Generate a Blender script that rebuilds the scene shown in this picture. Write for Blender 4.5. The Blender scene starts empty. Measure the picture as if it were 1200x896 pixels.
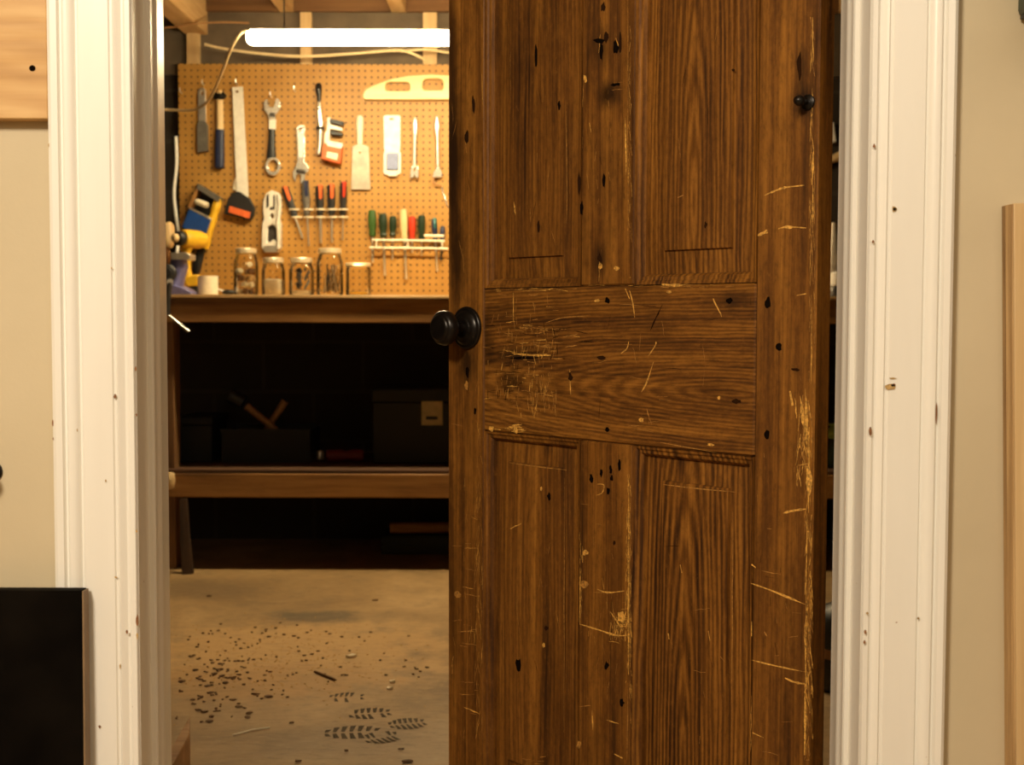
import bpy, bmesh, math, random
from mathutils import Vector, Matrix
random.seed(11)
sc = bpy.context.scene
COL = sc.collection
W, H, F = 1200, 896, 1500.0
ROLL = -0.0027
PITCH = math.atan((448 - 372) / F)
CAMZ = 0.9

# ------------------------------------------------------------------ camera
cam_d = bpy.data.cameras.new('camera')
cam = bpy.data.objects.new('camera', cam_d)
COL.objects.link(cam)
cam_d.sensor_width = 36.0
cam_d.lens = 36.0 * F / W
cam.matrix_world = Matrix.Translation((0, 0, CAMZ)) @ Matrix.Rotation(math.pi / 2 - PITCH, 4, 'X') @ Matrix.Rotation(-ROLL, 4, 'Z')
cam_d.dof.use_dof = True
cam_d.dof.focus_distance = 1.8
cam_d.dof.aperture_fstop = 8.0
cam_d.clip_start = 0.02
sc.camera = cam
CM = cam.matrix_world.to_3x3()
CO = Vector((0, 0, CAMZ))


def ray(x, y):
    return CM @ Vector(((x - 600) / F, -(y - 448) / F, -1.0))


def at(x, y, Y):
    """where the line of sight of a pixel meets the vertical plane at depth Y"""
    d = ray(x, y)
    return CO + d * (Y / d.y)


def floor_at(x, y, z=0.0):
    d = ray(x, y)
    return CO + d * ((z - CAMZ) / d.z)


# ------------------------------------------------------------------ materials
def lin(c):
    if isinstance(c, str):
        c = [int(c[i:i + 2], 16) / 255 for i in (0, 2, 4)]
        c = [v / 12.92 if v <= .04045 else ((v + .055) / 1.055) ** 2.4 for v in c]
    return (c[0], c[1], c[2], 1)


class NT:
    def __init__(s, name):
        s.m = bpy.data.materials.new(name)
        s.m.use_nodes = True
        s.t = s.m.node_tree
        s.n = s.t.nodes
        s.b = s.n['Principled BSDF']

    def node(s, typ, **kw):
        n = s.n.new(typ)
        for k, v in kw.items():
            if k.startswith('i_'):
                n.inputs[k[2:].replace('_', ' ')].default_value = v
            else:
                setattr(n, k, v)
        return n

    def link(s, a, b):
        s.t.links.new(a, b)

    def coords(s, scale=(1, 1, 1), loc=(0, 0, 0), rnd=True, rot=(0, 0, 0)):
        tc = s.node('ShaderNodeTexCoord')
        src = tc.outputs['Object']
        if rnd:
            oi = s.node('ShaderNodeObjectInfo')
            mu = s.node('ShaderNodeVectorMath', operation='MULTIPLY_ADD')
            comb = s.node('ShaderNodeCombineXYZ')
            mm = s.node('ShaderNodeMath', operation='MULTIPLY')
            mm.inputs[1].default_value = 17.0
            s.link(oi.outputs['Random'], mm.inputs[0])
            for i in range(3):
                s.link(mm.outputs[0], comb.inputs[i])
            ad = s.node('ShaderNodeVectorMath', operation='ADD')
            s.link(src, ad.inputs[0])
            s.link(comb.outputs[0], ad.inputs[1])
            src = ad.outputs[0]
        mp = s.node('ShaderNodeMapping')
        mp.inputs['Scale'].default_value = scale
        mp.inputs['Location'].default_value = loc
        mp.inputs['Rotation'].default_value = rot
        s.link(src, mp.inputs['Vector'])
        return mp.outputs['Vector']

    def noise(s, vec, scale=1, detail=4, rough=.55, dist=0):
        n = s.node('ShaderNodeTexNoise')
        n.inputs['Scale'].default_value = scale
        n.inputs['Detail'].default_value = detail
        n.inputs['Roughness'].default_value = rough
        n.inputs['Distortion'].default_value = dist
        s.link(vec, n.inputs['Vector'])
        return n.outputs['Fac']

    def ramp(s, fac, stops, interp='LINEAR'):
        r = s.node('ShaderNodeValToRGB')
        r.color_ramp.interpolation = interp
        el = r.color_ramp.elements
        while len(el) < len(stops):
            el.new(.5)
        for e, (p, c) in zip(el, stops):
            e.position = p
            e.color = c if len(c) == 4 else (*c, 1)
        s.link(fac, r.inputs['Fac'])
        return r.outputs['Color']

    def mix(s, a, b, fac, mode='MIX'):
        n = s.node('ShaderNodeMix', data_type='RGBA', blend_type=mode)
        for v, i in ((fac, 0), (a, 6), (b, 7)):
            if hasattr(v, 'is_linked') or hasattr(v, 'links'):
                s.link(v, n.inputs[i])
            else:
                n.inputs[i].default_value = v
        return n.outputs[2]

    def math(s, op, a, b=0.0, c=0.0):
        n = s.node('ShaderNodeMath', operation=op)
        for i, v in enumerate((a, b, c)):
            if hasattr(v, 'links'):
                s.link(v, n.inputs[i])
            else:
                n.inputs[i].default_value = v
        return n.outputs[0]

    def bump(s, h, strength=.2, dist=.002):
        b = s.node('ShaderNodeBump')
        b.inputs['Strength'].default_value = strength
        b.inputs['Distance'].default_value = dist
        s.link(h, b.inputs['Height'])
        s.link(b.outputs['Normal'], s.b.inputs['Normal'])

    def base(s, c):
        if hasattr(c, 'links'):
            s.link(c, s.b.inputs['Base Color'])
        else:
            s.b.inputs['Base Color'].default_value = c


def plain(name, col, rough=.5, metal=0.0, var=.12, scale=40, bump=.05, coat=0):
    """painted / plastic / metal surface with a little uneven wear"""
    t = NT(name)
    c = lin(col)
    v = t.coords()
    n = t.noise(v, scale, 3)
    d = tuple(x * (1 - var) for x in c[:3])
    l = tuple(min(1, x * (1 + var)) for x in c[:3])
    t.base(t.ramp(n, [(.3, d), (.7, l)]))
    t.b.inputs['Roughness'].default_value = rough
    t.b.inputs['Metallic'].default_value = metal
    if coat:
        t.b.inputs['Coat Weight'].default_value = coat
    if bump:
        t.bump(t.noise(v, scale * 3, 2), bump, .001)
    return t.m


def wood(name, dark, mid, light, axis='z', rings=None, rough=.5, fine=1.0, contrast=1.0, stain=.0, bump=.25, rw=.22, grime=(), spec=.5, fw=.14, mott=0):
    """grain running along an axis; rings = (across, along) centre of a plain-sawn arch figure"""
    t = NT(name)
    ax = 'xyz'.index(axis)

    def sc_(a, l):
        v = [a, a, a]
        v[ax] = l
        return tuple(v)
    big = t.noise(t.coords(sc_(9, 1.1)), 1, 4, .6)
    fib = t.noise(t.coords(sc_(260 * fine, 5)), 1, 3, .6)
    streak = t.noise(t.coords(sc_(45 * fine, 1.6)), 1, 4, .65, .4)
    if rings:
        ro, le = rings
        wv = t.node('ShaderNodeTexWave', wave_type='RINGS', rings_direction='SPHERICAL', wave_profile='SIN')
        s3 = [1, .0, 1]
        s3[ax] = le[1]
        acr = 0 if ax == 2 else 2
        l3 = [0, 0, 0]
        l3[acr] = -ro
        l3[ax] = -le[0] * le[1]
        vec = t.coords(tuple(s3), tuple(l3), rnd=False)
        t.link(vec, wv.inputs['Vector'])
        wv.inputs['Scale'].default_value = le[2]
        wv.inputs['Distortion'].default_value = 5.0
        wv.inputs['Detail'].default_value = 3
        wv.inputs['Detail Scale'].default_value = 1.6
        wv.inputs['Detail Roughness'].default_value = .5
        f = wv.outputs['Fac']
        g = t.math('ADD', t.math('MULTIPLY', f, rw), t.math('MULTIPLY', streak, 1 - rw))
    else:
        g = streak
    g = t.math('ADD', t.math('MULTIPLY', g, .76 - fw), t.math('ADD', t.math('MULTIPLY', big, .24), t.math('MULTIPLY', fib, fw)))
    k = .17 / contrast
    c = t.ramp(g, [(.5 - k, lin(dark)), (.5, lin(mid)), (.5 + k, lin(light))])
    if mott:
        mo = t.noise(t.coords(sc_(150, 60)), 1, 5, .8)
        c = t.mix(c, lin(dark), t.math('MULTIPLY', t.ramp(mo, [(.48, (0, 0, 0, 1)), (.70, (1, 1, 1, 1))]), mott))
        c = t.mix(c, lin(light), t.math('MULTIPLY', t.ramp(mo, [(.30, (1, 1, 1, 1)), (.44, (0, 0, 0, 1))]), mott * .7))
    if stain:
        bl = t.noise(t.coords(sc_(7, 3)), 1, 5, .7, .6)
        c = t.mix(c, lin(dark), t.math('MULTIPLY', t.ramp(bl, [(.5, (0, 0, 0, 1)), (.72, (1, 1, 1, 1))]), stain))
        sc1 = t.noise(t.coords(sc_(30, 9)), 1, 6, .75, .3)
        c = t.mix(c, lin(light), t.math('MULTIPLY', t.ramp(sc1, [(.62, (0, 0, 0, 1)), (.74, (1, 1, 1, 1))]), stain * .55))
    if grime:
        tc = t.node('ShaderNodeTexCoord')
        sx = t.node('ShaderNodeSeparateXYZ')
        t.link(tc.outputs['Object'], sx.inputs[0])
        rag = t.noise(t.coords((40, 40, 14), rnd=False), 1, 5, .7)
        for (gx, gz, rx, rz, kk) in grime:
            dx = t.math('DIVIDE', t.math('SUBTRACT', sx.outputs['X'], gx), rx)
            dz = t.math('DIVIDE', t.math('SUBTRACT', sx.outputs['Z'], gz), rz)
            dd = t.math('SQRT', t.math('ADD', t.math('MULTIPLY', dx, dx), t.math('MULTIPLY', dz, dz)))
            dd = t.math('ADD', dd, t.math('MULTIPLY', t.math('SUBTRACT', rag, .5), 1.2))
            c = t.mix(c, (.014, .005, .001, 1), t.math('MULTIPLY', t.ramp(dd, [(.25, (1, 1, 1, 1)), (1.0, (0, 0, 0, 1))]), kk))
    t.base(c)
    t.b.inputs['Specular IOR Level'].default_value = spec
    rr = t.ramp(streak, [(.3, (rough + .12,) * 3), (.7, (rough - .08,) * 3)])
    t.link(rr, t.b.inputs['Roughness'])
    t.bump(t.math('ADD', t.math('MULTIPLY', fib, .5), streak), bump, .0015)
    return t.m


M = {}
# the door: dark stained old pine
DK, MD, LT = (.027, .0085, .0013), (.148, .055, .0076), (.300, .124, .019)
M['door_v'] = wood('door_stile_wood', DK, MD, LT, 'z', None, .52, 1.2, 1.25, .55, spec=.2, fw=.22, mott=.5)

M['raw'] = plain('bare_scratched_wood', (.56, .285, .048), .65, 0, .6, 300, 0)  # scratches, also slivers painted as glints on the edges
M['rawdim'] = plain('rubbed_wood', (.33, .150, .024), .6, 0, .6, 300, 0)  # rubbed places, also painted light along moulding and field edges
M['hole'] = plain('dark_hole', (.005, .0025, .001), 1)
M['hole'].node_tree.nodes['Principled BSDF'].inputs['Specular IOR Level'].default_value = .05
M['dent'] = plain('dark_dent', (.022, .008, .002), 1)
M['dent'].node_tree.nodes['Principled BSDF'].inputs['Specular IOR Level'].default_value = .1
M['pine'] = wood('pale_pine', (.38, .20, .062), (.52, .30, .105), (.62, .39, .155), 'x', (0, (0, .3, 12)), .55, .6, .9)
M['pinev'] = wood('pale_pine_upright', (.40, .245, .10), (.54, .36, .165), (.64, .46, .24), 'z', None, .55, .6, .9)
M['plyedge'] = wood('plywood_edge', (.20, .11, .04), (.42, .26, .11), (.60, .40, .19), 'z', None, .6, 1.2, 1.3)
M['bench'] = wood('bench_timber', (.11, .044, .009), (.30, .138, .031), (.42, .21, .055), 'x', None, .6, .5, 1.0, .35)
M['benchv'] = wood('bench_post_timber', (.10, .042, .012), (.24, .115, .038), (.34, .18, .065), 'z', None, .6, .5, 1.0, .3)
M['benchtop'] = wood('bench_top_ply', (.42, .25, .10), (.58, .37, .16), (.70, .48, .24), 'x', None, .5, .5)
M['joist'] = wood('joist_timber', (.34, .18, .06), (.52, .32, .13), (.64, .43, .20), 'y', None, .65, .5, 1, .2)
M['shelfdirt'] = wood('dirty_shelf_boards', (.03, .011, .003), (.075, .03, .009), (.12, .05, .017), 'x', None, .8, .5, 1, .3)  # board colour darkened in place of the shade beneath the bench top
M['sill'] = plain('grey_sill_paint', (.105, .074, .043), .8, 0, .3, 8)  # paler wall tone standing in for lamplight above the pegboard
M['subfloor'] = wood('subfloor_boards', (.07, .028, .006), (.13, .055, .012), (.19, .085, .022), 'x', None, .7, .4)
M['tanwood'] = wood('tool_handle_wood', (.46, .29, .12), (.64, .44, .21), (.76, .56, .30), 'z', None, .45, 1.5)
M['darkwood'] = wood('worn_handle_wood', (.20, .09, .03), (.34, .17, .06), (.45, .25, .10), 'z', None, .5, 1.5)
M['yellowwood'] = wood('yellow_varnished_wood', (.64, .44, .16), (.76, .56, .25), (.82, .64, .33), 'x', None, .35, 1)
M['blackboard'] = plain('black_painted_board', (.0042, .0030, .0020), .7, 0, .5, 14, .15)
M['blackboard'].node_tree.nodes['Principled BSDF'].inputs['Specular IOR Level'].default_value = .03
M['boardedge'] = plain('board_edge', (.22, .14, .07), .6)
M['steel'] = plain('steel', (.74, .71, .64), .30, .85, .1, 60, .04)
M['paleblade'] = plain('pale_metal', (.78, .73, .63), .40, .15, .08, 50, .04)
M['chrome'] = plain('chrome', (.86, .83, .76), .22, .78, .05)
M['darksteel'] = plain('dark_steel', (.10, .09, .08), .4, .8, .25)
M['greyblade'] = plain('grey_blade', (.13, .115, .095), .5, .3, .2)
M['putty'] = plain('dull_blade', (.42, .36, .28), .45, .4, .15, 30)
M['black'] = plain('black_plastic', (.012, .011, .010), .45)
M['iron'] = plain('black_iron', (.012, .009, .007), .3, .55, .35, 60, .12)
M['navy'] = plain('navy_grip', (.012, .018, .055), .5)
M['blue'] = plain('blue_paint', (.012, .055, .23), .4)
M['viseblue'] = plain('vise_enamel', (.13, .125, .28), .3, .1, .2)
M['yellow'] = plain('yellow_plastic', (.72, .42, .02), .4)
M['orange'] = plain('orange_plastic', (.66, .13, .03), .45)
M['red'] = plain('red_plastic', (.50, .035, .012), .35)
M['green'] = plain('green_plastic', (.035, .085, .016), .35)
M['darkgreen'] = plain('dark_green_plastic', (.012, .026, .010), .35)
M['teal'] = plain('teal_plastic', (.02, .13, .12), .35)
M['cream'] = plain('cream_plastic', (.80, .71, .52), .45)
M['darkred'] = plain('dark_red_plastic', (.16, .008, .004), .5)
M['dimwood'] = wood('dirty_offcut_wood', (.02, .009, .003), (.05, .022, .007), (.08, .036, .012), 'z', None, .7)  # brown deepened to carry the dimness under the bench
M['white'] = plain('white_plastic', (.80, .77, .70), .45)
M['bluewhite'] = plain('blue_tinted_window', (.25, .29, .46), .25)
M['cable'] = plain('pale_cable', (.58, .44, .24), .5)
M['tin'] = plain('jar_lid_metal', (.74, .62, .42), .3, .45, .1)
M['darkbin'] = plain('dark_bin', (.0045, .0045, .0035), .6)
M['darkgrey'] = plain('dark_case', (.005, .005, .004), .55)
M['label'] = plain('beige_card', (.50, .40, .22), .6)
M['greenpale'] = plain('pale_green_plastic', (.30, .42, .10), .4)
M['cinder'] = None


def build_room_mats():
    # cream painted plaster
    t = NT('cream_wall_paint')
    v = t.coords(rnd=False)
    n1 = t.noise(v, 3.0, 5, .6)
    sp = t.noise(v, 60, 3, .7)
    c = t.ramp(n1, [(.3, (.52, .435, .285)), (.7, (.58, .49, .33))])
    c = t.mix(c, (.30, .20, .10, 1), t.ramp(sp, [(.735, (0, 0, 0, 1)), (.78, (.6, .6, .6, 1))]))
    t.base(c)
    t.b.inputs['Roughness'].default_value = .6
    t.bump(t.noise(v, 220, 3), .12, .001)
    M['wall'] = t.m
    # white gloss paint
    t = NT('white_gloss_paint')
    v = t.coords(rnd=False)
    n1 = t.noise(t.coords((14, 14, 1.5), rnd=False), 1, 5, .6)
    c = t.ramp(n1, [(.25, (.78, .75, .68)), (.7, (.83, .81, .745))])
    sp = t.noise(v, 85, 2, .6)
    c = t.mix(c, (.30, .16, .07, 1), t.ramp(sp, [(.765, (0, 0, 0, 1)), (.80, (.8, .8, .8, 1))]))
    t.base(c)
    t.b.inputs['Roughness'].default_value = .32
    t.bump(t.noise(t.coords((300, 300, 9), rnd=False), 1, 3), .10, .001)
    M['trim'] = t.m
    M['chip'] = plain('bare_wood_chip', (.20, .085, .03), .7, 0, .4, 200)
    M['chippale'] = plain('old_paint_chip', (.42, .27, .10), .7, 0, .4, 200)
    # dark concrete block, deepened to hold the shade below the bench
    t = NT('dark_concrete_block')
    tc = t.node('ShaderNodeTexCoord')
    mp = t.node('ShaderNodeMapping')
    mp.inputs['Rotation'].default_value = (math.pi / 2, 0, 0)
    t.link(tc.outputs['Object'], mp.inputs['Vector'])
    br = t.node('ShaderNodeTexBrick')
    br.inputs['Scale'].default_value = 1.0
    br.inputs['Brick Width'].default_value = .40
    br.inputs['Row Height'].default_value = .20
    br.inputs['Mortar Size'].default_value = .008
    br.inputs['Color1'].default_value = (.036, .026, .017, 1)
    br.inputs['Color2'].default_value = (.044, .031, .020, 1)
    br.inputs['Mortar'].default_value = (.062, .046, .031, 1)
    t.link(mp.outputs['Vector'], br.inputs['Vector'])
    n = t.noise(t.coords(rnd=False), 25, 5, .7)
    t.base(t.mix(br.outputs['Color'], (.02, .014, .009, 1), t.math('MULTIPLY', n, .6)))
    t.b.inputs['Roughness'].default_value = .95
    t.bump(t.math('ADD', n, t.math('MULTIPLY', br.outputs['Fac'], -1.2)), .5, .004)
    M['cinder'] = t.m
    # pegboard with a hole every inch
    t = NT('pegboard_hardboard')
    tc = t.node('ShaderNodeTexCoord')
    sx = t.node('ShaderNodeSeparateXYZ')
    t.link(tc.outputs['Object'], sx.inputs[0])
    P = .0254

    def cell(o):
        f = t.math('FRACT', t.math('DIVIDE', o, P))
        return t.math('SUBTRACT', f, .5)
    a, b = cell(sx.outputs['X']), cell(sx.outputs['Z'])
    r = t.math('SQRT', t.math('ADD', t.math('MULTIPLY', a, a), t.math('MULTIPLY', b, b)))
    hole = t.ramp(r, [(.13, (1, 1, 1, 1)), (.175, (0, 0, 0, 1))])
    n = t.noise(t.coords(rnd=False), 6, 5, .6)
    c = t.ramp(n, [(.3, (.37, .180, .030)), (.7, (.46, .240, .045))])
    fb = t.noise(t.coords(rnd=False), 160, 3)
    c = t.mix(c, (.27, .12, .022, 1), t.math('MULTIPLY', fb, .35))
    t.base(t.mix(c, (.035, .014, .004, 1), hole))
    t.b.inputs['Roughness'].default_value = .5
    t.bump(t.math('MULTIPLY', hole, -1), .6, .004)
    M['peg'] = t.m
    # worn concrete floor with dust
    t = NT('worn_concrete_floor')
    v = t.coords(rnd=False)
    n1 = t.noise(v, 1.7, 6, .62, .5)
    n2 = t.noise(v, 9, 6, .7)
    n3 = t.noise(v, 120, 3, .7)
    c = t.ramp(n1, [(.28, (.20, .118, .046)), (.5, (.35, .215, .088)), (.72, (.48, .31, .14))])
    c = t.mix(c, (.17, .115, .06, 1), t.math('MULTIPLY', t.ramp(n2, [(.5, (0, 0, 0, 1)), (.75, (1, 1, 1, 1))]), .55))
    c = t.mix(c, (.48, .34, .18, 1), t.math('MULTIPLY', t.ramp(n2, [(.25, (1, 1, 1, 1)), (.45, (0, 0, 0, 1))]), .35))
    # patch of sawdust and an oil stain, each a soft ellipse with ragged rim
    sx = t.node('ShaderNodeSeparateXYZ')
    t.link(v, sx.inputs[0])

    def patch(cx, cy, rx, ry, rag=2.0):
        dx = t.math('DIVIDE', t.math('SUBTRACT', sx.outputs['X'], cx), rx)
        dy = t.math('DIVIDE', t.math('SUBTRACT', sx.outputs['Y'], cy), ry)
        d = t.math('ADD', t.math('MULTIPLY', dx, dx), t.math('MULTIPLY', dy, dy))
        d = t.math('ADD', t.math('SQRT', d), t.math('MULTIPLY', t.math('SUBTRACT', n2, .5), rag))
        return t.ramp(d, [(.55, (1, 1, 1, 1)), (1.0, (0, 0, 0, 1))])
    for (px, py, rx, ry, col, k) in FLOOR_PATCHES:
        q = floor_at(px, py)
        c = t.mix(c, lin(col), t.math('MULTIPLY', patch(q.x, q.y, rx, ry), k))
    c = t.mix(c, (.12, .07, .03, 1), t.math('MULTIPLY', t.ramp(n3, [(.62, (0, 0, 0, 1)), (.72, (1, 1, 1, 1))]), .5))
    n4 = t.noise(t.coords((22, 60, 1), rnd=False), 1, 6, .75)
    c = t.mix(c, (.11, .068, .032, 1), t.math('MULTIPLY', t.ramp(n4, [(.52, (0, 0, 0, 1)), (.72, (1, 1, 1, 1))]), .6))
    c = t.mix(c, (.55, .40, .22, 1), t.math('MULTIPLY', t.ramp(n4, [(.28, (1, 1, 1, 1)), (.44, (0, 0, 0, 1))]), .4))
    t.base(c)
    t.b.inputs['Roughness'].default_value = .62
    t.bump(t.math('ADD', n2, t.math('MULTIPLY', n3, .3)), .3, .004)
    M['floor'] = t.m
    M['tread'] = plain('dark_dust_print', (.085, .058, .030), .9, 0, .4, 80)
    M['chipwood'] = plain('brown_shavings', (.12, .056, .018), .8, 0, .5, 60)
    M['sawdust'] = plain('sawdust', (.52, .30, .09), .9, 0, .3, 120)
    # clear jar glass
    t = NT('jar_glass')
    tr = t.node('ShaderNodeBsdfTransparent')
    tr.inputs[0].default_value = (.985, .975, .95, 1)
    gl = t.node('ShaderNodeBsdfGlossy')
    gl.inputs['Roughness'].default_value = .06
    lw = t.node('ShaderNodeLayerWeight')
    lw.inputs['Blend'].default_value = .24
    mx = t.node('ShaderNodeMixShader')
    nn = t.noise(t.coords((30, 30, 10)), 1, 2)
    t.link(t.math('MULTIPLY', lw.outputs['Fresnel'], t.math('ADD', nn, .35)), mx.inputs[0])
    t.link(tr.outputs[0], mx.inputs[1])
    t.link(gl.outputs[0], mx.inputs[2])
    t.link(mx.outputs[0], t.n['Material Output'].inputs['Surface'])
    M['glass'] = t.m
    t = NT('lamp_tube')
    t.b.inputs['Base Color'].default_value = (.9, .85, .75, 1)
    t.b.inputs['Emission Color'].default_value = (1, .79, .45, 1)
    t.b.inputs['Emission Strength'].default_value = LAMP
    M['lamp'] = t.m


FLOOR_PATCHES = [
    (350, 765, .55, .42, (.52, .31, .115), .75),
    (300, 800, .35, .20, (.36, .19, .055), .5),
    (372, 722, .17, .10, (.085, .068, .042), .75),
    (215, 690, .30, .20, (.17, .11, .055), .55),
    (470, 870, .35, .16, (.30, .205, .11), .5),
]
LAMP = 118.0
build_room_mats()


# ------------------------------------------------------------------ mesh helpers
class MB:
    def __init__(s):
        s.v, s.f, s.mi = [], [], []

    def add(s, vs, fs, m=0):
        o = len(s.v)
        s.v += [Vector(v) for v in vs]
        s.f += [tuple(o + i for i in f) for f in fs]
        s.mi += [m] * len(fs)
        return s

    def box(s, lo, hi, m=0, M4=None):
        vs = [Vector((x, y, z)) for z in (lo[2], hi[2]) for y in (lo[1], hi[1]) for x in (lo[0], hi[0])]
        if M4:
            vs = [M4 @ v for v in vs]
        return s.add(vs, [(0, 2, 3, 1), (4, 5, 7, 6), (0, 1, 5, 4), (2, 6, 7, 3), (0, 4, 6, 2), (1, 3, 7, 5)], m)

    def rings(s, rs, m=0, cap=True, close=False):
        n = len(rs[0])
        vs = [v for r in rs for v in r]
        fs = []
        k = len(rs)
        for i in range(k if close else k - 1):
            a, b = i * n, ((i + 1) % k) * n
            for j in range(n):
                fs.append((a + j, a + (j + 1) % n, b + (j + 1) % n, b + j))
        if cap and not close:
            fs.append(tuple(reversed(range(n))))
            fs.append(tuple((k - 1) * n + j for j in range(n)))
        return s.add(vs, fs, m)

    def tube(s, pts, r, n=8, m=0, cap=True):
        pts = [Vector(p) for p in pts]
        rs = []
        up = None
        for i, p in enumerate(pts):
            t = (pts[min(i + 1, len(pts) - 1)] - pts[max(i - 1, 0)]).normalized()
            if up is None:
                up = t.orthogonal().normalized()
            up = (up - t * up.dot(t)).normalized()
            w = t.cross(up)
            rr = r[i] if isinstance(r, (list, tuple)) else r
            rs.append([p + (up * math.cos(2 * math.pi * j / n) + w * math.sin(2 * math.pi * j / n)) * rr for j in range(n)])
        return s.rings(rs, m, cap)

    def lathe(s, prof, c=(0, 0, 0), ax=(0, 0, 1), n=20, m=0, cap=True):
        c, ax = Vector(c), Vector(ax).normalized()
        u = ax.orthogonal().normalized()
        w = ax.cross(u)
        rs = [[c + ax * h + (u * math.cos(2 * math.pi * j / n) + w * math.sin(2 * math.pi * j / n)) * max(r, 1e-4) for j in range(n)] for r, h in prof]
        return s.rings(rs, m, cap)

    def loft(s, secs, n=12, e=2.0, m=0):
        """secs: (centre, half width, half depth); width in the picture-parallel plane, depth along Y"""
        cs = [Vector(q[0]) for q in secs]
        rs = []
        for i, (c, a, b) in enumerate(secs):
            t = (cs[min(i + 1, len(cs) - 1)] - cs[max(i - 1, 0)])
            t.y = 0
            t.normalize()
            w = Vector((t.z, 0, -t.x))
            ring = []
            for j in range(n):
                th = 2 * math.pi * j / n
                cx, sy = math.cos(th), math.sin(th)
                ring.append(Vector(c) + w * a * math.copysign(abs(cx) ** (2 / e), cx) + Vector((0, 1, 0)) * b * math.copysign(abs(sy) ** (2 / e), sy))
            rs.append(ring)
        return s.rings(rs, m)

    def plate(s, outline, holes=(), off=(0, .01, 0), m=0):
        bm = bmesh.new()
        for loop in [outline, *holes]:
            vs = [bm.verts.new(p) for p in loop]
            for i in range(len(vs)):
                bm.edges.new((vs[i], vs[(i + 1) % len(vs)]))
        bmesh.ops.triangle_fill(bm, use_beauty=True, use_dissolve=False, edges=bm.edges[:])
        ex = bmesh.ops.extrude_face_region(bm, geom=bm.faces[:])
        for g in ex['geom']:
            if isinstance(g, bmesh.types.BMVert):
                g.co += Vector(off)
        bmesh.ops.recalc_face_normals(bm, faces=bm.faces[:])
        bm.verts.index_update()
        s.add([v.co.copy() for v in bm.verts], [tuple(v.index for v in f.verts) for f in bm.faces], m)
        bm.free()
        return s

    def sphere(s, c, r, n=12, m=0, sq=(1, 1, 1)):
        k = n // 2
        rs = []
        for i in range(k + 1):
            ph = math.pi * i / k
            rr = max(math.sin(ph), .02)
            rs.append([Vector(c) + Vector((math.cos(2 * math.pi * j / n) * rr * sq[0], math.sin(2 * math.pi * j / n) * rr * sq[1], math.cos(ph) * sq[2])) * r for j in range(n)])
        return s.rings(rs, m)

    def build(s, name, mats, parent=None, local=False, bevel=0, seg=2, smooth=38, origin=None, loose=()):
        if not isinstance(mats, (list, tuple)):
            mats = [mats]
        me = bpy.data.meshes.new(name)
        vs = s.v
        loc = Vector((0, 0, 0))
        if parent is not None and not local:
            pm = parent
            off = Vector((0, 0, 0))
            while pm is not None:
                off += pm.location
                pm = pm.parent
            vs = [v - off for v in vs]
        elif parent is None:
            xs, ys, zs = [v.x for v in vs], [v.y for v in vs], [v.z for v in vs]
            loc = Vector(origin) if origin is not None else Vector(((min(xs) + max(xs)) / 2, (min(ys) + max(ys)) / 2, min(zs)))
            vs = [v - loc for v in vs]
        me.from_pydata([tuple(v) for v in vs], [], s.f)
        for mt in mats:
            me.materials.append(mt)
        for p, i in zip(me.polygons, s.mi):
            p.material_index = i
            p.use_smooth = True
        bm = bmesh.new()
        bm.from_mesh(me)
        bmesh.ops.recalc_face_normals(bm, faces=[f for f in bm.faces if f.material_index not in loose])
        bm.to_mesh(me)
        bm.free()
        me.set_sharp_from_angle(angle=math.radians(smooth))
        o = bpy.data.objects.new(name, me)
        COL.objects.link(o)
        o.location = loc
        o.parent = parent
        if bevel:
            b = o.modifiers.new('edge', 'BEVEL')
            b.width = bevel
            b.segments = seg
            b.limit_method = 'ANGLE'
            b.angle_limit = math.radians(40)
        return o


def tag(o, label, cat, group=None, kind=None):
    if label:
        o['label'] = label
    if cat:
        o['category'] = cat
    if group:
        o['group'] = group
    if kind:
        o['kind'] = kind
    return o


def struct(o):
    o['kind'] = 'structure'
    return o


def thing(name, label, cat, loc, group=None):
    o = bpy.data.objects.new(name, None)
    o.empty_display_size = .05
    COL.objects.link(o)
    o.location = loc
    return tag(o, label, cat, group)


def arc(cx, cy, rx, ry, a0, a1, n):
    return [(cx + rx * math.cos(math.radians(a0 + (a1 - a0) * i / n)), cy + ry * math.sin(math.radians(a0 + (a1 - a0) * i / n))) for i in range(n + 1)]


def spline(pts, k=6):
    pts = [Vector(p) for p in pts]
    out = []
    for i in range(len(pts) - 1):
        p0, p1, p2, p3 = pts[max(i - 1, 0)], pts[i], pts[i + 1], pts[min(i + 2, len(pts) - 1)]
        for j in range(k):
            t = j / k
            out.append(.5 * (2 * p1 + (p2 - p0) * t + (2 * p0 - 5 * p1 + 4 * p2 - p3) * t * t + (3 * p1 - p0 - 3 * p2 + p3) * t ** 3))
    return out + [pts[-1]]


# ------------------------------------------------------------------ the setting
WY0, WY1 = 1.45, 1.545          # the wall with the doorway
OL, OR = -.4226, .3969          # clear opening at the casing
HEAD = 2.03
XL, XR, YB = -1.95, 1.75, 5.15
fl = MB()
fl.box((XL - .1, -2.1, -.1), (XR + .1, YB + .1, 0))


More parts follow.
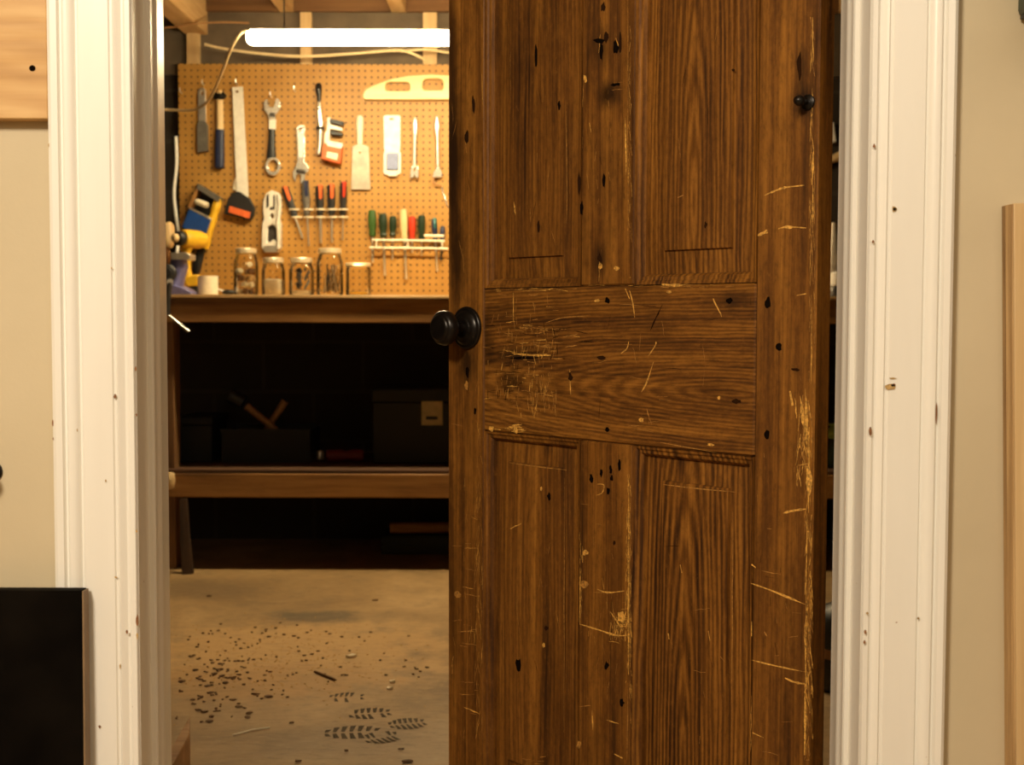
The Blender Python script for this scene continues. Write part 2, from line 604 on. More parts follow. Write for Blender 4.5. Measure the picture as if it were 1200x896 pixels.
# boot prints in the dust: rows of tread blocks, part of the floor surface
def tread(px, py, length, width, ang):
    c = floor_at(px, py)
    ca, sa = math.cos(ang), math.sin(ang)
    n = 7
    for i in range(n):
        for sd in (-1, 1):
            u0 = (i - n / 2) * length / n
            wl = width * math.sqrt(max(.12, 1 - ((i + .5 - n / 2) / (n / 2)) ** 2))
            if random.random() < .13:
                continue
            a = [(u0 + .002, sd * .004), (u0 + length / n * .55, sd * .004), (u0 + length / n * .75 + .004, sd * wl), (u0 + length / n * .25, sd * wl * .96)]
            q = [Vector((c.x + x * ca - y * sa, c.y + x * sa + y * ca, .0008)) for x, y in a]
            if sd < 0:
                q.reverse()
            fl.add(q, [(0, 1, 2, 3)], 1)


tread(413, 858, .125, .045, .12)
tread(447, 864, .085, .040, .5)
tread(477, 848, .085, .040, .3)
tread(433, 836, .10, .042, .2)
tread(406, 817, .085, .040, .1)
struct(fl.build('floor', [M['floor'], M['tread']], origin=(0, 0, 0), loose=(1,)))

w = MB()
for lo, hi in (((XL, WY0, 0), (OL - .006, WY1, 2.4)), ((OR + .006, WY0, 0), (XR, WY1, 2.4)), ((OL - .006, WY0, HEAD), (OR + .006, WY1, 2.4))):
    w.box(lo, hi)
struct(w.build('wall_middle', M['wall'], origin=(0, 0, 0)))
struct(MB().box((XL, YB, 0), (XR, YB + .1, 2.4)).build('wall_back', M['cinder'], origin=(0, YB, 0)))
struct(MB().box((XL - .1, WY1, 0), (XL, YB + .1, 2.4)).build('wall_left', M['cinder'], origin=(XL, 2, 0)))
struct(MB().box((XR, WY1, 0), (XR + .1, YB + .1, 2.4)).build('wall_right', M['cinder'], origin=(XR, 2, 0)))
for nm, lo, hi in (('wall_front_left', (XL - .1, -2, 0), (XL, WY1, 2.4)), ('wall_front_right', (XR, -2, 0), (XR + .1, WY1, 2.4)), ('wall_front', (XL - .1, -2.1, 0), (XR + .1, -2, 2.4))):
    struct(MB().box(lo, hi).build(nm, M['wall'], origin=lo))
struct(MB().box((XL - .1, -2.1, 2.4), (XR + .1, WY1, 2.5)).build('ceiling', M['wall'], origin=(0, 0, 2.4)))
struct(MB().box((XL - .1, WY1, 2.255), (XR + .1, YB + .1, 2.40)).build('ceiling', M['subfloor'], origin=(0, 3, 2.25)))


# door casing: moulded profile run up each side and across the head
def casing_profile(w):
    """(distance from the opening, how far it stands out of the wall)"""
    return [(0, 0), (0, .013), (.002, .016), (.007, .016), (.010, .0135), (.012, .0135), (.016, .017), (.019, .0185), (.021, .0165),
            (.0235, .0165), (.025, .0185), (w - .034, .0185), (w - .032, .0155), (w - .030, .0155), (w - .028, .019), (w - .022, .022),
            (w - .018, .0215), (w - .015, .0165), (w - .013, .0165), (w - .011, .021), (w - .004, .022), (w, .019), (w, 0)]


def chips(mb, spots, face):
    """flakes knocked out of the paint: ragged little patches in the surface"""
    for (px, py, rw, rh, mi) in spots:
        c = at(px, py, face)
        n = 9
        q = [Vector((c.x + math.cos(2 * math.pi * i / n) * rw * face / F * random.uniform(.6, 1.15), face - .0004,
                     c.z + math.sin(2 * math.pi * i / n) * rh * face / F * random.uniform(.6, 1.15))) for i in range(n)]
        mb.add(q, [tuple(range(n))], mi)


def run(prof, x0, sgn, z0, z1):
    mb = MB()
    mb.rings([[Vector((x0 + sgn * d, WY0 - h, z)) for d, h in prof] for z in (z0, z1)])
    return mb


WL, WR = .092, .0945
cl = run(casing_profile(WL), OL, -1, 0, HEAD + .006)
FC = WY0 - .0192
chips(cl, [(135, 464, 2, 3, 1), (62, 495, 1.6, 5, 1), (63, 514, 1.5, 2, 1), (161, 727, 2.0, 9, 1), (161, 745, 1.5, 4, 2), (149, 740, 1.5, 2.5, 1), (117, 851, 1.6, 2, 1),
           (160, 622, 1.5, 2, 2), (124, 563, 1.2, 1.5, 2), (136, 676, 2.2, 1.2, 2), (141, 780, 1, 4, 2), (131, 314, 1.3, 1.2, 2), (58, 170, 1.5, 2.5, 2), (159, 432, 1.3, 4, 1),
           (160, 486, 1.2, 2, 1), (90, 504, 1.5, 2, 2)], FC)
struct(cl.build('trim_1', [M['trim'], M['chip'], M['chippale']], origin=(OL, WY0, 0), loose=(1, 2)))
cr = run(casing_profile(WR), OR, 1, 0, HEAD + .006)
chips(cr, [(1048, 245, 3.6, 3.6, 2), (1048, 245, 2.2, 2.4, 1), (1044, 453, 7, 4, 2), (1047, 451, 3, 2.2, 1), (1024, 171, 1.6, 3, 1), (1023, 283, 1.5, 2, 1), (1020, 505, 2.2, 5, 1), (1097, 485, 1.2, 14, 1),
           (1091, 611, 1.5, 1.5, 1), (1014, 740, 1.4, 3, 1), (1013, 752, 1.6, 3, 1), (1076, 724, 2, 1.6, 2), (1016, 718, 1.6, 2, 2), (1118, 182, 1.5, 1.5, 1), (1046, 443, 5, 1.2, 2)], FC)
struct(cr.build('trim_2', [M['trim'], M['chip'], M['chippale']], origin=(OR, WY0, 0), loose=(1, 2)))
hd = MB()
hd.rings([[Vector((x, WY0 - h, HEAD + .006 + d)) for d, h in casing_profile(WL)] for x in (OL - WL, OR + WR)])
struct(hd.build('trim_3', M['trim'], origin=(0, WY0, HEAD)))


# jambs with a stepped stop
def jamb_prof(sg, x0):
    return [(x0 - sg * .0058, WY0 - .0125), (x0 + sg * .0004, WY0 - .0125), (x0 + sg * .0004, 1.478), (x0 + sg * .0012, 1.480), (x0 + sg * .0062, 1.480), (x0 + sg * .0076, 1.483), (x0 + sg * .0062, 1.488),
            (x0 + sg * .0050, 1.491), (x0 + sg * .0050, 1.505), (x0 + sg * .0062, 1.508), (x0 + sg * .0074, 1.513), (x0 + sg * .0062, 1.518), (x0 + sg * .0054, 1.520), (x0 + sg * .0054, WY1 + .003), (x0 - sg * .0058, WY1 + .003)]


for k, (sg, x0) in enumerate(((1, OL), (-1, OR))):
    mb = MB()
    mb.rings([[Vector((x, y, z)) for x, y in jamb_prof(sg, x0)] for z in (0, HEAD - .001)])
    struct(mb.build('trim_%d' % (4 + k), M['trim'], origin=(x0, WY0, 0)))
struct(MB().box((OL + .006, WY0 - .0125, HEAD - .014), (OR - .006, WY1 + .003, HEAD - .002)).build('trim_6', M['trim']))

# ceiling joists, studs above the pegboard
for k, (x0, x1, zb) in enumerate(((-.925, -.866, 2.106), (-.483, -.423, 2.106), (-.04, .019, 2.106), (.40, .459, 2.106), (.845, .904, 2.106), (1.285, 1.344, 2.106), (-1.80, -1.74, 2.106))):
    struct(MB().box((x0, WY1 + .01, zb), (x1, YB - .002, 2.2545)).build('joist', M['joist'], bevel=.003))
struct(MB().box((-1.30, WY1 + .01, 2.016), (-1.21, YB - .002, 2.2545)).build('girder', M['joist'], bevel=.004))
xs_ = [-1.74, -1.30, -1.21, -.925, -.866, -.483, -.423, -.04, .019, .40, .459, .845, .904, 1.285]
for i in range(0, len(xs_), 2):
    struct(MB().box((xs_[i] + .0005, 5.112, 2.104), (xs_[i + 1] - .0005, YB - .001, 2.2545)).build('rim_board', M['subfloor']))
struct(MB().box((XL + .001, 5.135, 1.86), (XR - .001, YB - .0005, 2.1035)).build('trim_7', M['sill']))  # added band, coloured as the lit upper part of the wall
for px, ww in ((227, .05), (359, .045), (504, .055), (620, .05)):
    c = at(px, 70, 5.12)
    struct(MB().box((c.x - ww / 2, 5.108, 1.86), (c.x + ww / 2, 5.1345, 2.10)).build('stud', M['pinev'], bevel=.002))

# ------------------------------------------------------------------ pegboard
YP = 5.10
pz0, pz1 = .981, at(400, 75, YP).z
px0, px1 = at(210, 200, YP).x, 1.16
pb = MB().box((px0, YP, pz0), (px1, YP + .0065, pz1))
tag(pb.build('pegboard', M['peg'], origin=(-.01, YP, pz0 + .012)), 'tan perforated hardboard tool board fixed above the workbench', 'pegboard')

# ------------------------------------------------------------------ workbench
BX0, BX1, BY0, BY1 = -1.30, 1.42, 4.50, 5.1075
BT = at(400, 345.6, BY0).z
wb = thing('workbench', 'long timber workbench with a lower shelf under the pegboard', 'workbench', (0, 4.8, 0))
MB().box((BX0, BY0 - .012, BT - .012), (BX1, BY1, BT)).build('top', M['benchtop'], wb, bevel=.002)
za, zb_ = at(400, 378, BY0).z, BT - .0125
MB().box((BX0, BY0, za), (BX1, BY0 + .038, zb_)).build('apron', M['bench'], wb, bevel=.003)
s0, s1 = at(400, 583, BY0).z, at(400, 555, BY0).z
MB().box((BX0, BY0, s0), (BX1, BY0 + .038, s1)).build('shelf_rail', M['bench'], wb, bevel=.004)
MB().box((BX0, BY0 + .003, s1 + .0005), (BX1, BY1, s1 + .0125)).build('shelf', M['shelfdirt'], wb, bevel=.001)  # shade is in the shelf colour
lx = at(199, 450, BY0 + .04).x
for x in (lx - .07, .10, BX1 - .1):
    for y in (BY0 + .0385,):
        b = MB().box((x, y, .001), (x + .085, y + .085, s0 if 0 else zb_ - .001))
        b.build('leg', M['benchv'], wb, bevel=.003)
SHELF = s1 + .0128

# ------------------------------------------------------------------ strip lamp
LY = 4.33
pl = at(291, 43, LY)
zt, zl = at(400, 34.5, LY).z, at(400, 53, LY).z
lp = thing('strip_light', 'glowing white tube light hung below the joists over the workbench', 'lamp', (0, LY, zl))
x0, x1 = pl.x, pl.x + 1.22
zl += .004
h = .037
prof = [(-.036, h * .62), (-.033, h * .25), (-.022, 0), (.022, 0), (.033, h * .25), (.036, h * .62), (.033, h * .94), (-.033, h * .94)]
d = MB()
d.rings([[Vector((x, LY + a * sc_, zl + (b - h / 2) * sc_ + h / 2)) for a, b in prof] for x, sc_ in ((x0, .86), (x0 + .008, 1), (x1 - .008, 1), (x1, .86))])
d.build('diffuser', M['lamp'], lp)
MB().box((x0 + .01, LY - .028, zl + h * .945), (x1 - .01, LY + .028, zl + h * .945 + .010)).build('housing', M['white'], lp, bevel=.002)
for hx in (x0 + .12, x1 - .12):
    MB().tube([(hx, LY, zl + h + .004), (hx, LY, 2.2545)], .0025, 6).build('hanger', M['darksteel'], lp)


def cable(name, pts, r, label, mat='cable'):
    return tag(MB().tube(spline(pts, 7), r, 7).build(name, M[mat]), label, 'cable')


cable('power_cord', [at(290, 37, LY), at(283, 38, 4.36), at(272, 55, 4.45), at(262, 80, 4.6), at(250, 108, 4.8), at(241, 121, 4.9), at(226, 129, 4.97), at(205, 129, 5.0), at(190, 128, 5.0)],
      .0052, 'pale cable drooping from the lamp end across the pegboard corner')
cable('power_cord', [at(240, 52, 4.93), at(262, 57, 4.93), at(300, 62, 4.93), at(352, 66, 4.93), at(410, 63, 4.93), at(460, 59, 4.93), at(476, 60, 4.93), at(490, 66, 4.93), at(498, 70, 4.96)],
      .0052, 'pale cable sagging along the wall between lamp and pegboard')
cable('power_cord', [at(470, 60, 4.95), at(500, 58, 4.95), at(530, 62, 4.95), at(580, 64, 4.95)], .0045, 'short cable branching off over the bright stud by the door')
cable('power_cord', [at(206, 160, 5.06), at(207, 190, 5.06), at(204, 225, 5.06), at(206, 250, 5.06), at(209, 275, 5.06), at(207, 300, 5.04)],
      .0065, 'white cable hanging straight down at the pegboard left edge', 'white')
cable('power_cord', [at(188, 33, 4.9), at(210, 31, 4.9), at(228, 28, 4.9), at(260, 26, 4.9), at(292, 27, 4.9)], .0035, 'thin dark wire running under the joists by the girder', 'darkwood')
# ------------------------------------------------------------------ the door
k = 1.59
Lp, Rp = Vector((-.066 * k, 1.32 * k)), Vector((.2367 * k, k))
DW = (Rp - Lp).length
dang = math.atan2(Rp.y - Lp.y, Rp.x - Lp.x)
door = bpy.data.objects.new('door_1', None)
COL.objects.link(door)
door.location = (Rp.x, Rp.y, 0)
door.rotation_euler = (0, 0, dang)
tag(door, 'scuffed dark brown four-panel wooden door standing ajar in the white frame', 'door', None, 'structure')
DM = Matrix.Translation(door.location) @ Matrix.Rotation(dang, 4, 'Z')
DI = DM.inverted()


def du(px, py, y=0.0):
    """pixel -> door coordinates (x from -width at the knob edge to 0 at the hinges, z up)"""
    o, d = DI @ CO, DI.to_3x3() @ ray(px, py)
    p = o + d * ((y - o.y) / d.y)
    return p.x, p.z


T, TOP, BOT = .034, 1.99, .012
xa, xb = -DW, 0.0
sl = du(567, 430)[0]
sr = du(885, 430)[0]
ml, mr = du(680, 430)[0], du(742, 430)[0]
rt, rb = du(885, 331)[1], du(885, 535)[1]
pb_ = .150
pt = 1.99 - .105


def gr(px, py, rx, rz, kk):
    return (*du(px, py), rx, rz, kk)


M['door_l'] = wood('knob_stile_wood', DK, MD, LT, 'z', None, .52, 1.2, 1.25, .55, spec=.2, fw=.22, mott=.5,
                   grime=(gr(531, 190, .028, .16, .9), gr(536, 300, .03, .10, .8), gr(548, 425, .03, .05, .9), gr(530, 60, .02, .12, .6), gr(530, 700, .02, .2, .45)))
M['door_u'] = wood('upper_muntin_wood', DK, MD, LT, 'z', None, .52, 1.2, 1.25, .55, spec=.2, fw=.22, mott=.5, grime=(gr(714, 110, .03, .025, .9), gr(705, 55, .03, .04, .5), gr(703, 305, .018, .03, .7)))
M['door_r'] = wood('hinge_stile_wood', DK, MD, LT, 'z', None, .52, 1.2, 1.25, .5, spec=.2, fw=.22, mott=.5, grime=(gr(942, 119, .022, .03, .85), gr(940, 85, .012, .04, .6)))
M['door_h'] = wood('door_rail_wood', DK, MD, LT, 'x', (.80, (-.13, .13, 60)), .52, 1.2, 1.3, .65, rw=.16, spec=.2, fw=.22, mott=.5,
                   grime=(gr(605, 416, .09, .016, .8), gr(598, 445, .035, .025, .7), gr(570, 400, .02, .06, .6), gr(860, 352, .03, .02, .5), gr(590, 365, .05, .02, .4)))


def marks(mb, items):
    """scratches, rubbed places and nail holes as slivers lying in the surface of a part"""
    for it in items:
        kind = it[0]
        if kind == 's':            # scratch: list of px points, width mm, material
            pts, wmm, mi = it[1:]
            P = [Vector((*du(x, y), 0)) for x, y in pts]
            P = [Vector((p.x, 0, p.y)) for p in P]
            if len(P) > 2:
                P = spline(P, 4)
            elif (P[1] - P[0]).length > .02:
                P = [P[0].lerp(P[1], i / 6) + Vector((random.uniform(-1, 1), 0, random.uniform(-1, 1))) * .0006 for i in range(7)]
            n = len(P)
            a, b = [], []
            for i, p in enumerate(P):
                t = (P[min(i + 1, n - 1)] - P[max(i - 1, 0)]).normalized()
                nn = Vector((-t.z, 0, t.x))
                e = wmm / 2000 * (math.sin(math.pi * (i + .25) / (n - .5)) ** .6) * random.uniform(.45, 1.25)
                a.append(p + nn * e)
                b.append(p - nn * e)
            vs = [Vector((q.x, -.0005, q.z)) for q in a + b]
            fs = [(i, i + 1, n + i + 1, n + i) for i in range(n - 1)]
            mb.add(vs, fs, mi)
        else:                      # blot: centre px, half sizes in px, material
            x, y, rw, rh, mi = it[1:]
            n = 11
            q = []
            for i in range(n):
                th = 2 * math.pi * i / n
                s = random.uniform(.6, 1.15)
                u, z = du(x + math.cos(th) * rw * s, y + math.sin(th) * rh * s)
                q.append(Vector((u, -.0006, z)))
            mb.add(q, [tuple(range(n))], mi)


def cluster(n, x0, x1, y0, y1, lmin, lmax, wmm, mats, vert=.5):
    out = []
    for _ in range(n):
        x, y = random.gauss((x0 + x1) / 2, (x1 - x0) / 4), random.gauss((y0 + y1) / 2, (y1 - y0) / 4)
        x, y = min(max(x, x0), x1), min(max(y, y0), y1)
        l = random.uniform(lmin, lmax)
        if random.random() < vert:
            p = [(x, y), (x + random.uniform(-.25, .25) * l, y + l)]
        else:
            p = [(x, y), (x + l, y + random.uniform(-.2, .2) * l)]
        p[1] = (min(max(p[1][0], x0), x1), min(max(p[1][1], y0), y1))
        out.append(('s', p, wmm * random.uniform(.5, 1.3), random.choice(mats)))
    return out


DMATS = lambda k: [M[k], M['raw'], M['rawdim'], M['hole'], M['dent']]
# material slots: 0 wood, 1 bare light wood and painted glints, 2 rubbed wood and painted edge light, 3 black hole, 4 dark dent


def member(name, lo, hi, mk, items=()):
    mb = MB()
    x0, y0, z0 = lo
    x1, y1, z1 = hi
    e = .0022
    secs = []
    # eased edges so that arrises catch the light
    for z, i in ((z0, e), (z0 + e, 0), (z1 - e, 0), (z1, e)):
        X0, X1, Y0, Y1 = x0 + i, x1 - i, y0 + i, y1 - i
        secs.append([Vector(p) for p in ((X0 + e, Y0, z), (X1 - e, Y0, z), (X1, Y0 + e, z), (X1, Y1 - e, z), (X1 - e, Y1, z), (X0 + e, Y1, z), (X0, Y1 - e, z), (X0, Y0 + e, z))])
    mb.rings(secs)
    marks(mb, items)
    return mb.build(name, DMATS(mk), door, local=True, smooth=25, loose=(1, 2, 3, 4))


# knob stile
L_items = cluster(34, 528, 560, 560, 885, 6, 22, 1.0, [2, 2, 1], .35) + cluster(70, 556, 566, 440, 885, 6, 34, .9, [1, 2, 2], 1) + cluster(10, 530, 560, 60, 330, 8, 30, 1.0, [4, 2, 4], 1)
L_items += [('s', [(544, 828), (562, 836)], 2.2, 1), ('s', [(545, 666), (556, 668)], 1, 2), ('s', [(529, 496), (542, 499)], 1, 2), ('b', 548, 437, 2.4, 7, 3), ('b', 557, 481, 1.8, 4, 3),
            ('b', 547, 452, 2.5, 6, 2), ('b', 547, 160, 2.5, 9, 4), ('b', 555, 122, 2, 12, 4), ('s', [(565, 85), (566, 125)], 1.2, 1), ('s', [(545, 150), (547, 180)], 1.8, 2), ('b', 536, 696, 5, 4, 2)]
member('stile', (xa, 0, BOT), (sl, T, TOP), 'door_l', L_items)
# hinge stile
R_items = [('s', [(896, 229), (905, 225), (915, 221), (925, 219), (943, 217)], 3.2, 1), ('s', [(888, 276), (897, 272), (903, 269)], 6, 1), ('b', 924, 266, 5, 2.5, 1), ('s', [(903, 272), (920, 266), (945, 267)], 2.2, 1),
           ('s', [(953, 20), (953, 75)], 1.6, 1), ('s', [(953, 178), (952, 215)], 3.6, 1), ('s', [(953, 215), (953, 260)], 1.6, 1), ('s', [(952, 255), (952, 330)], 1.2, 2), ('s', [(951, 345), (951, 450)], 1.4, 1),
           ('s', [(926, 458), (929, 475)], 4.5, 1), ('s', [(938, 464), (942, 500)], 5, 1), ('s', [(945, 464), (945, 520)], 6, 1), ('s', [(948, 500), (948, 600)], 3, 1), ('s', [(936, 545), (947, 543)], 2, 1),
           ('s', [(918, 601), (930, 598), (945, 596)], 3.6, 1), ('s', [(946, 600), (945, 700)], 2, 1), ('s', [(880, 683), (900, 690), (925, 700), (944, 708)], 3, 1), ('s', [(881, 661), (886, 665)], 4, 1), ('s', [(893, 668), (915, 673)], 1.2, 2),
           ('s', [(881, 773), (910, 780), (944, 787)], 2, 1), ('s', [(920, 794), (932, 799), (944, 801)], 3, 1), ('s', [(945, 700), (944, 800)], 3, 1), ('s', [(944, 800), (943, 885)], 3.5, 1), ('s', [(881, 728), (881, 745)], 2.5, 1),
           ('s', [(881, 815), (880, 880)], 1.6, 2), ('s', [(882, 858), (895, 864)], 2, 1), ('s', [(894, 880), (912, 884)], 1.2, 2), ('s', [(896, 740), (899, 745)], 3, 2), ('s', [(932, 466), (934, 490)], 2, 1),
           ('b', 900, 355, 4.2, 8, 3), ('b', 913, 407, 3.8, 5.5, 3), ('b', 899, 508, 3.8, 6, 3), ('b', 932, 433, 6, 2, 4), ('s', [(934, 346), (945, 344)], 1.8, 1), ('b', 937, 78, 3, 18, 4),
           ('b', 905, 255, 10, 30, 0), ('b', 948, 560, 4, 22, 1)] + cluster(20, 888, 950, 420, 880, 5, 18, .8, [2, 2, 4], .6) + cluster(50, 933, 952, 455, 570, 8, 34, 1.2, [1, 1, 2], 1) + cluster(90, 943, 953, 560, 890, 6, 34, 1.2, [1, 1, 2, 2], 1) + cluster(50, 949, 955, 20, 460, 6, 34, 1.0, [1, 2, 2], 1)
member('stile', (sr, 0, BOT), (xb, T, TOP), 'door_r', R_items)
# upper and lower muntins
U_items = [('b', 705, 60, 2, 12, 3), ('b', 703, 48, 8, 3, 3), ('b', 711, 44, 3, 8, 4), ('b', 722, 56, 4, 9, 3), ('b', 721, 99, 6, 2.2, 3), ('b', 707, 8, 3, 6, 4), ('b', 727, 50, 2, 14, 4),
           ('s', [(733, 138), (734, 205)], 2.4, 1), ('s', [(704, 40), (702, 62)], 1.6, 1), ('s', [(722, 45), (728, 62)], 2.2, 1), ('b', 686, 92, 2.5, 5, 1), ('s', [(691, 144), (693, 155)], 2, 1), ('s', [(684, 100), (683, 126)], 1.2, 2),
           ('b', 708, 213, 2, 9, 3), ('b', 679, 215, 2, 14, 4), ('b', 682, 243, 2, 10, 3), ('b', 703, 302, 3, 6, 4), ('b', 704, 312, 2.2, 4, 1), ('b', 723, 314, 3, 3, 1), ('s', [(703, 300), (702, 330)], 1.2, 1),
           ('s', [(688, 200), (690, 222)], 1, 2), ('s', [(736, 0), (736, 320)], 1.1, 2)]
member('muntin', (ml, 0, rt + .0006), (mr, T, pt - .0006), 'door_u', U_items + cluster(40, 736, 741, 20, 325, 4, 22, .9, [1, 2], 1) + cluster(26, 681, 738, 20, 325, 4, 14, .8, [2, 4, 2], .9))  # narrow cluster by the panel moulding paints edge glints
V_items = [('s', [(680, 731), (700, 737), (722, 744), (736, 744)], 3.4, 1), ('s', [(680, 665), (680, 732)], 2.2, 1), ('s', [(737, 560), (737, 790)], 3.2, 1), ('s', [(700, 690), (712, 694), (732, 692)], 2.8, 1),
           ('b', 728, 722, 6, 7, 1), ('s', [(715, 716), (730, 738)], 2.4, 1), ('s', [(734, 716), (726, 745)], 3.4, 1), ('b', 686, 647, 4, 4, 1), ('b', 685, 684, 5, 5, 2),
           ('b', 693, 560, 2.4, 7, 3), ('b', 705, 554, 2, 5, 3), ('b', 716, 550, 2, 5, 3), ('b', 726, 545, 2.2, 8, 3), ('b', 713, 575, 2.6, 5, 3), ('b', 717, 560, 2, 4, 3), ('b', 711, 779, 3, 5, 3), ('b', 729, 823, 3, 5, 3), ('b', 720, 636, 2, 3, 4),
           ('s', [(694, 832), (695, 855)], 2.4, 1), ('s', [(711, 843), (726, 848)], 2, 1), ('s', [(720, 883), (730, 888)], 3, 1), ('s', [(736, 800), (735, 890)], 1.6, 2), ('s', [(678, 828), (693, 826)], 1.4, 2), ('b', 679, 872, 3, 6, 2),
           ('s', [(700, 567), (708, 568), (706, 577), (699, 580)], 1.6, 1)]
V_items += cluster(34, 681, 737, 590, 880, 4, 14, .8, [2, 2, 1], .8) + cluster(60, 733, 740, 555, 800, 6, 26, 1.1, [1, 1, 2], 1) + cluster(24, 678, 683, 600, 740, 5, 20, 1.0, [1, 2], 1) + cluster(46, 714, 736, 703, 750, 6, 20, .9, [1, 1, 2], .8)
member('muntin', (ml, 0, pb_ + .0006), (mr, T, rb - .0006), 'door_v', V_items + cluster(30, 738, 741, 600, 890, 4, 22, .9, [1, 2], 1))  # last cluster: painted glints down the moulding edge
# rails
K_items = cluster(130, 566, 655, 345, 490, 3, 13, 1.25, [1, 2, 2, 2], .6) + cluster(60, 568, 700, 375, 420, 4, 20, 1.4, [2, 2, 4, 1], .25) + cluster(46, 572, 615, 425, 475, 3, 12, 1.5, [4, 3, 2, 4], .7) + cluster(44, 618, 652, 428, 492, 4, 18, 1.35, [1, 2, 2], .85)
K_items += cluster(30, 570, 880, 340, 525, 5, 26, .8, [2, 4, 2], .3) + cluster(12, 568, 640, 497, 507, 4, 12, 2.2, [1], .1)
K_items += [('s', [(602, 343), (602, 377)], 2.2, 1), ('s', [(836, 350), (846, 371)], 2.4, 1), ('s', [(760, 417), (768, 405), (769, 400)], 2.6, 1), ('s', [(766, 424), (758, 448), (752, 459)], 2.4, 1), ('s', [(776, 357), (762, 388)], 2.6, 4),
            ('s', [(738, 340), (742, 356), (744, 372)], 2.2, 1), ('s', [(733, 338), (738, 350)], 2.0, 1), ('s', [(668, 432), (669, 462)], 2.8, 1), ('b', 669, 442, 3, 6, 4), ('s', [(728, 414), (735, 408), (737, 400)], 2.6, 1),
            ('b', 712, 352, 3.2, 4, 3), ('b', 712, 503, 3, 2.6, 3), ('b', 700, 352, 3.5, 2, 1), ('b', 833, 521, 4.5, 2, 1), ('b', 785, 342, 3.5, 1.8, 1), ('b', 752, 492, 3, 3, 1), ('b', 843, 466, 2, 3, 1), ('b', 855, 352, 4, 4, 3),
            ('b', 864, 470, 6, 3, 4), ('b', 705, 419, 6, 3, 4), ('s', [(775, 333), (790, 334), (800, 334)], 4, 1), ('s', [(640, 378), (660, 372), (690, 370)], 1.6, 2), ('s', [(600, 414), (625, 416), (646, 416)], 3.4, 1), ('s', [(596, 420), (630, 419)], 5, 3),
            ('b', 576, 502, 3, 4, 1), ('b', 604, 504, 3, 4, 1), ('s', [(758, 478), (764, 498)], 1.6, 2), ('s', [(774, 518), (800, 523), (840, 530)], 1.4, 2)]
member('rail', (sl + .0005, 0, rb), (sr - .0005, T, rt), 'door_h', K_items + cluster(30, 568, 680, 338, 341, 3, 14, .9, [1, 2], 0) + cluster(24, 690, 884, 333, 337, 3, 14, .9, [1, 2], 0))  # the two added clusters paint glints along the rail's top edge
member('rail', (sl + .0005, 0, BOT), (sr - .0005, T, pb_), 'door_h', cluster(8, 600, 640, 885, 896, 4, 10, 1, [2], .1))
member('rail', (sl + .0005, 0, pt), (sr - .0005, T, TOP), 'door_h')


# panels: moulded edge, sunk margin, raised field
def panel(x0, x1, z0, z1, mk, items=()):
    mb = MB()
    steps = [(0, -.0004), (.0005, .001), (.004, .0016), (.0065, .0042), (.0105, .0052), (.0135, .0095), (.0148, .0150), (.046, .0128), (.0472, .0085), (.0500, .0080)]
    rs = [[Vector((x0 + i, d, z0 + i)), Vector((x1 - i, d, z0 + i)), Vector((x1 - i, d, z1 - i)), Vector((x0 + i, d, z1 - i))] for i, d in steps]
    mb.rings(rs, 0, cap=False)
    mb.add(rs[-1], [(0, 1, 2, 3)])
    back = [[Vector((p.x, T - .012, p.z)) for p in rs[0]]]
    mb.rings([rs[0], back[0]], 0, cap=False)
    mb.add(back[0], [(3, 2, 1, 0)])
    n0 = len(mb.v)
    marks(mb, items)
    for v in mb.v[n0:]:
        v.y += .0080
    return mb.build('panel', [M[mk], M['raw'], M['rawdim'], M['hole'], M['dent']], door, local=True, smooth=20, loose=(1, 2, 3, 4))


M['panel_ul'] = wood('upper_panel_wood', DK, MD, LT, 'z', ((sl + ml) / 2 + .01, (1.16, .10, 40)), .52, 1.2, 1.15, .5, rw=.08, spec=.2, fw=.22, mott=.5)
M['panel_ur'] = wood('upper_panel_arched_wood', DK, MD, LT, 'z', ((mr + sr) / 2 - .005, (1.05, .085, 42)), .52, 1.2, 1.2, .3, rw=.22, spec=.2, fw=.22, mott=.5)
M['panel_ll'] = wood('lower_panel_wood', DK, MD, LT, 'z', ((sl + ml) / 2, (.46, .09, 40)), .52, 1.2, 1.15, .5, rw=.09, spec=.2, fw=.22, mott=.5)
M['panel_lr'] = wood('lower_panel_arched_wood', DK, MD, LT, 'z', ((mr + sr) / 2 - .015, (.28, .08, 42)), .52, 1.2, 1.25, .3, rw=.26, spec=.2, fw=.22, mott=.5)
g = .0004
panel(sl + g, ml - g, rt + g, pt - g, 'panel_ul', [('b', 651, 123, 2, 6, 3), ('b', 624, 66, 1.6, 14, 3), ('s', [(598, 236), (600, 252)], 2.6, 1), ('s', [(660, 130), (660, 262)], 1.4, 2), ('s', [(594, 60), (594, 120)], .8, 2), ('b', 627, 265, 2, 10, 4)] + cluster(10, 596, 656, 100, 290, 8, 30, .8, [4, 2], 1))
panel(mr + g, sr - g, rt + g, pt - g, 'panel_ur', [('b', 855, 81, 2, 2, 4), ('s', [(790, 231), (797, 228)], 2.6, 2), ('b', 823, 263, 2, 4, 4)] + cluster(6, 782, 852, 30, 280, 8, 26, .7, [4, 2], 1))
panel(sl + g, ml - g, pb_ + g, rb - g, 'panel_ll', [('s', [(593, 542.5), (625, 547), (660, 551)], 1.6, 2), ('s', [(593, 620), (607, 614)], 1.8, 1), ('b', 604, 780, 4, 8, 3), ('b', 639, 582, 2.5, 5, 3), ('b', 636, 737, 3, 3, 4), ('s', [(657, 560), (657, 860)], 1.2, 2), ('s', [(600, 700), (606, 752)], .8, 2), ('b', 633, 757, 2, 3, 1), ('b', 630, 573, 1.6, 3, 1)]  # first sliver paints the light caught by the field's top edge
      + cluster(12, 596, 656, 600, 850, 8, 30, .8, [4, 2], 1))
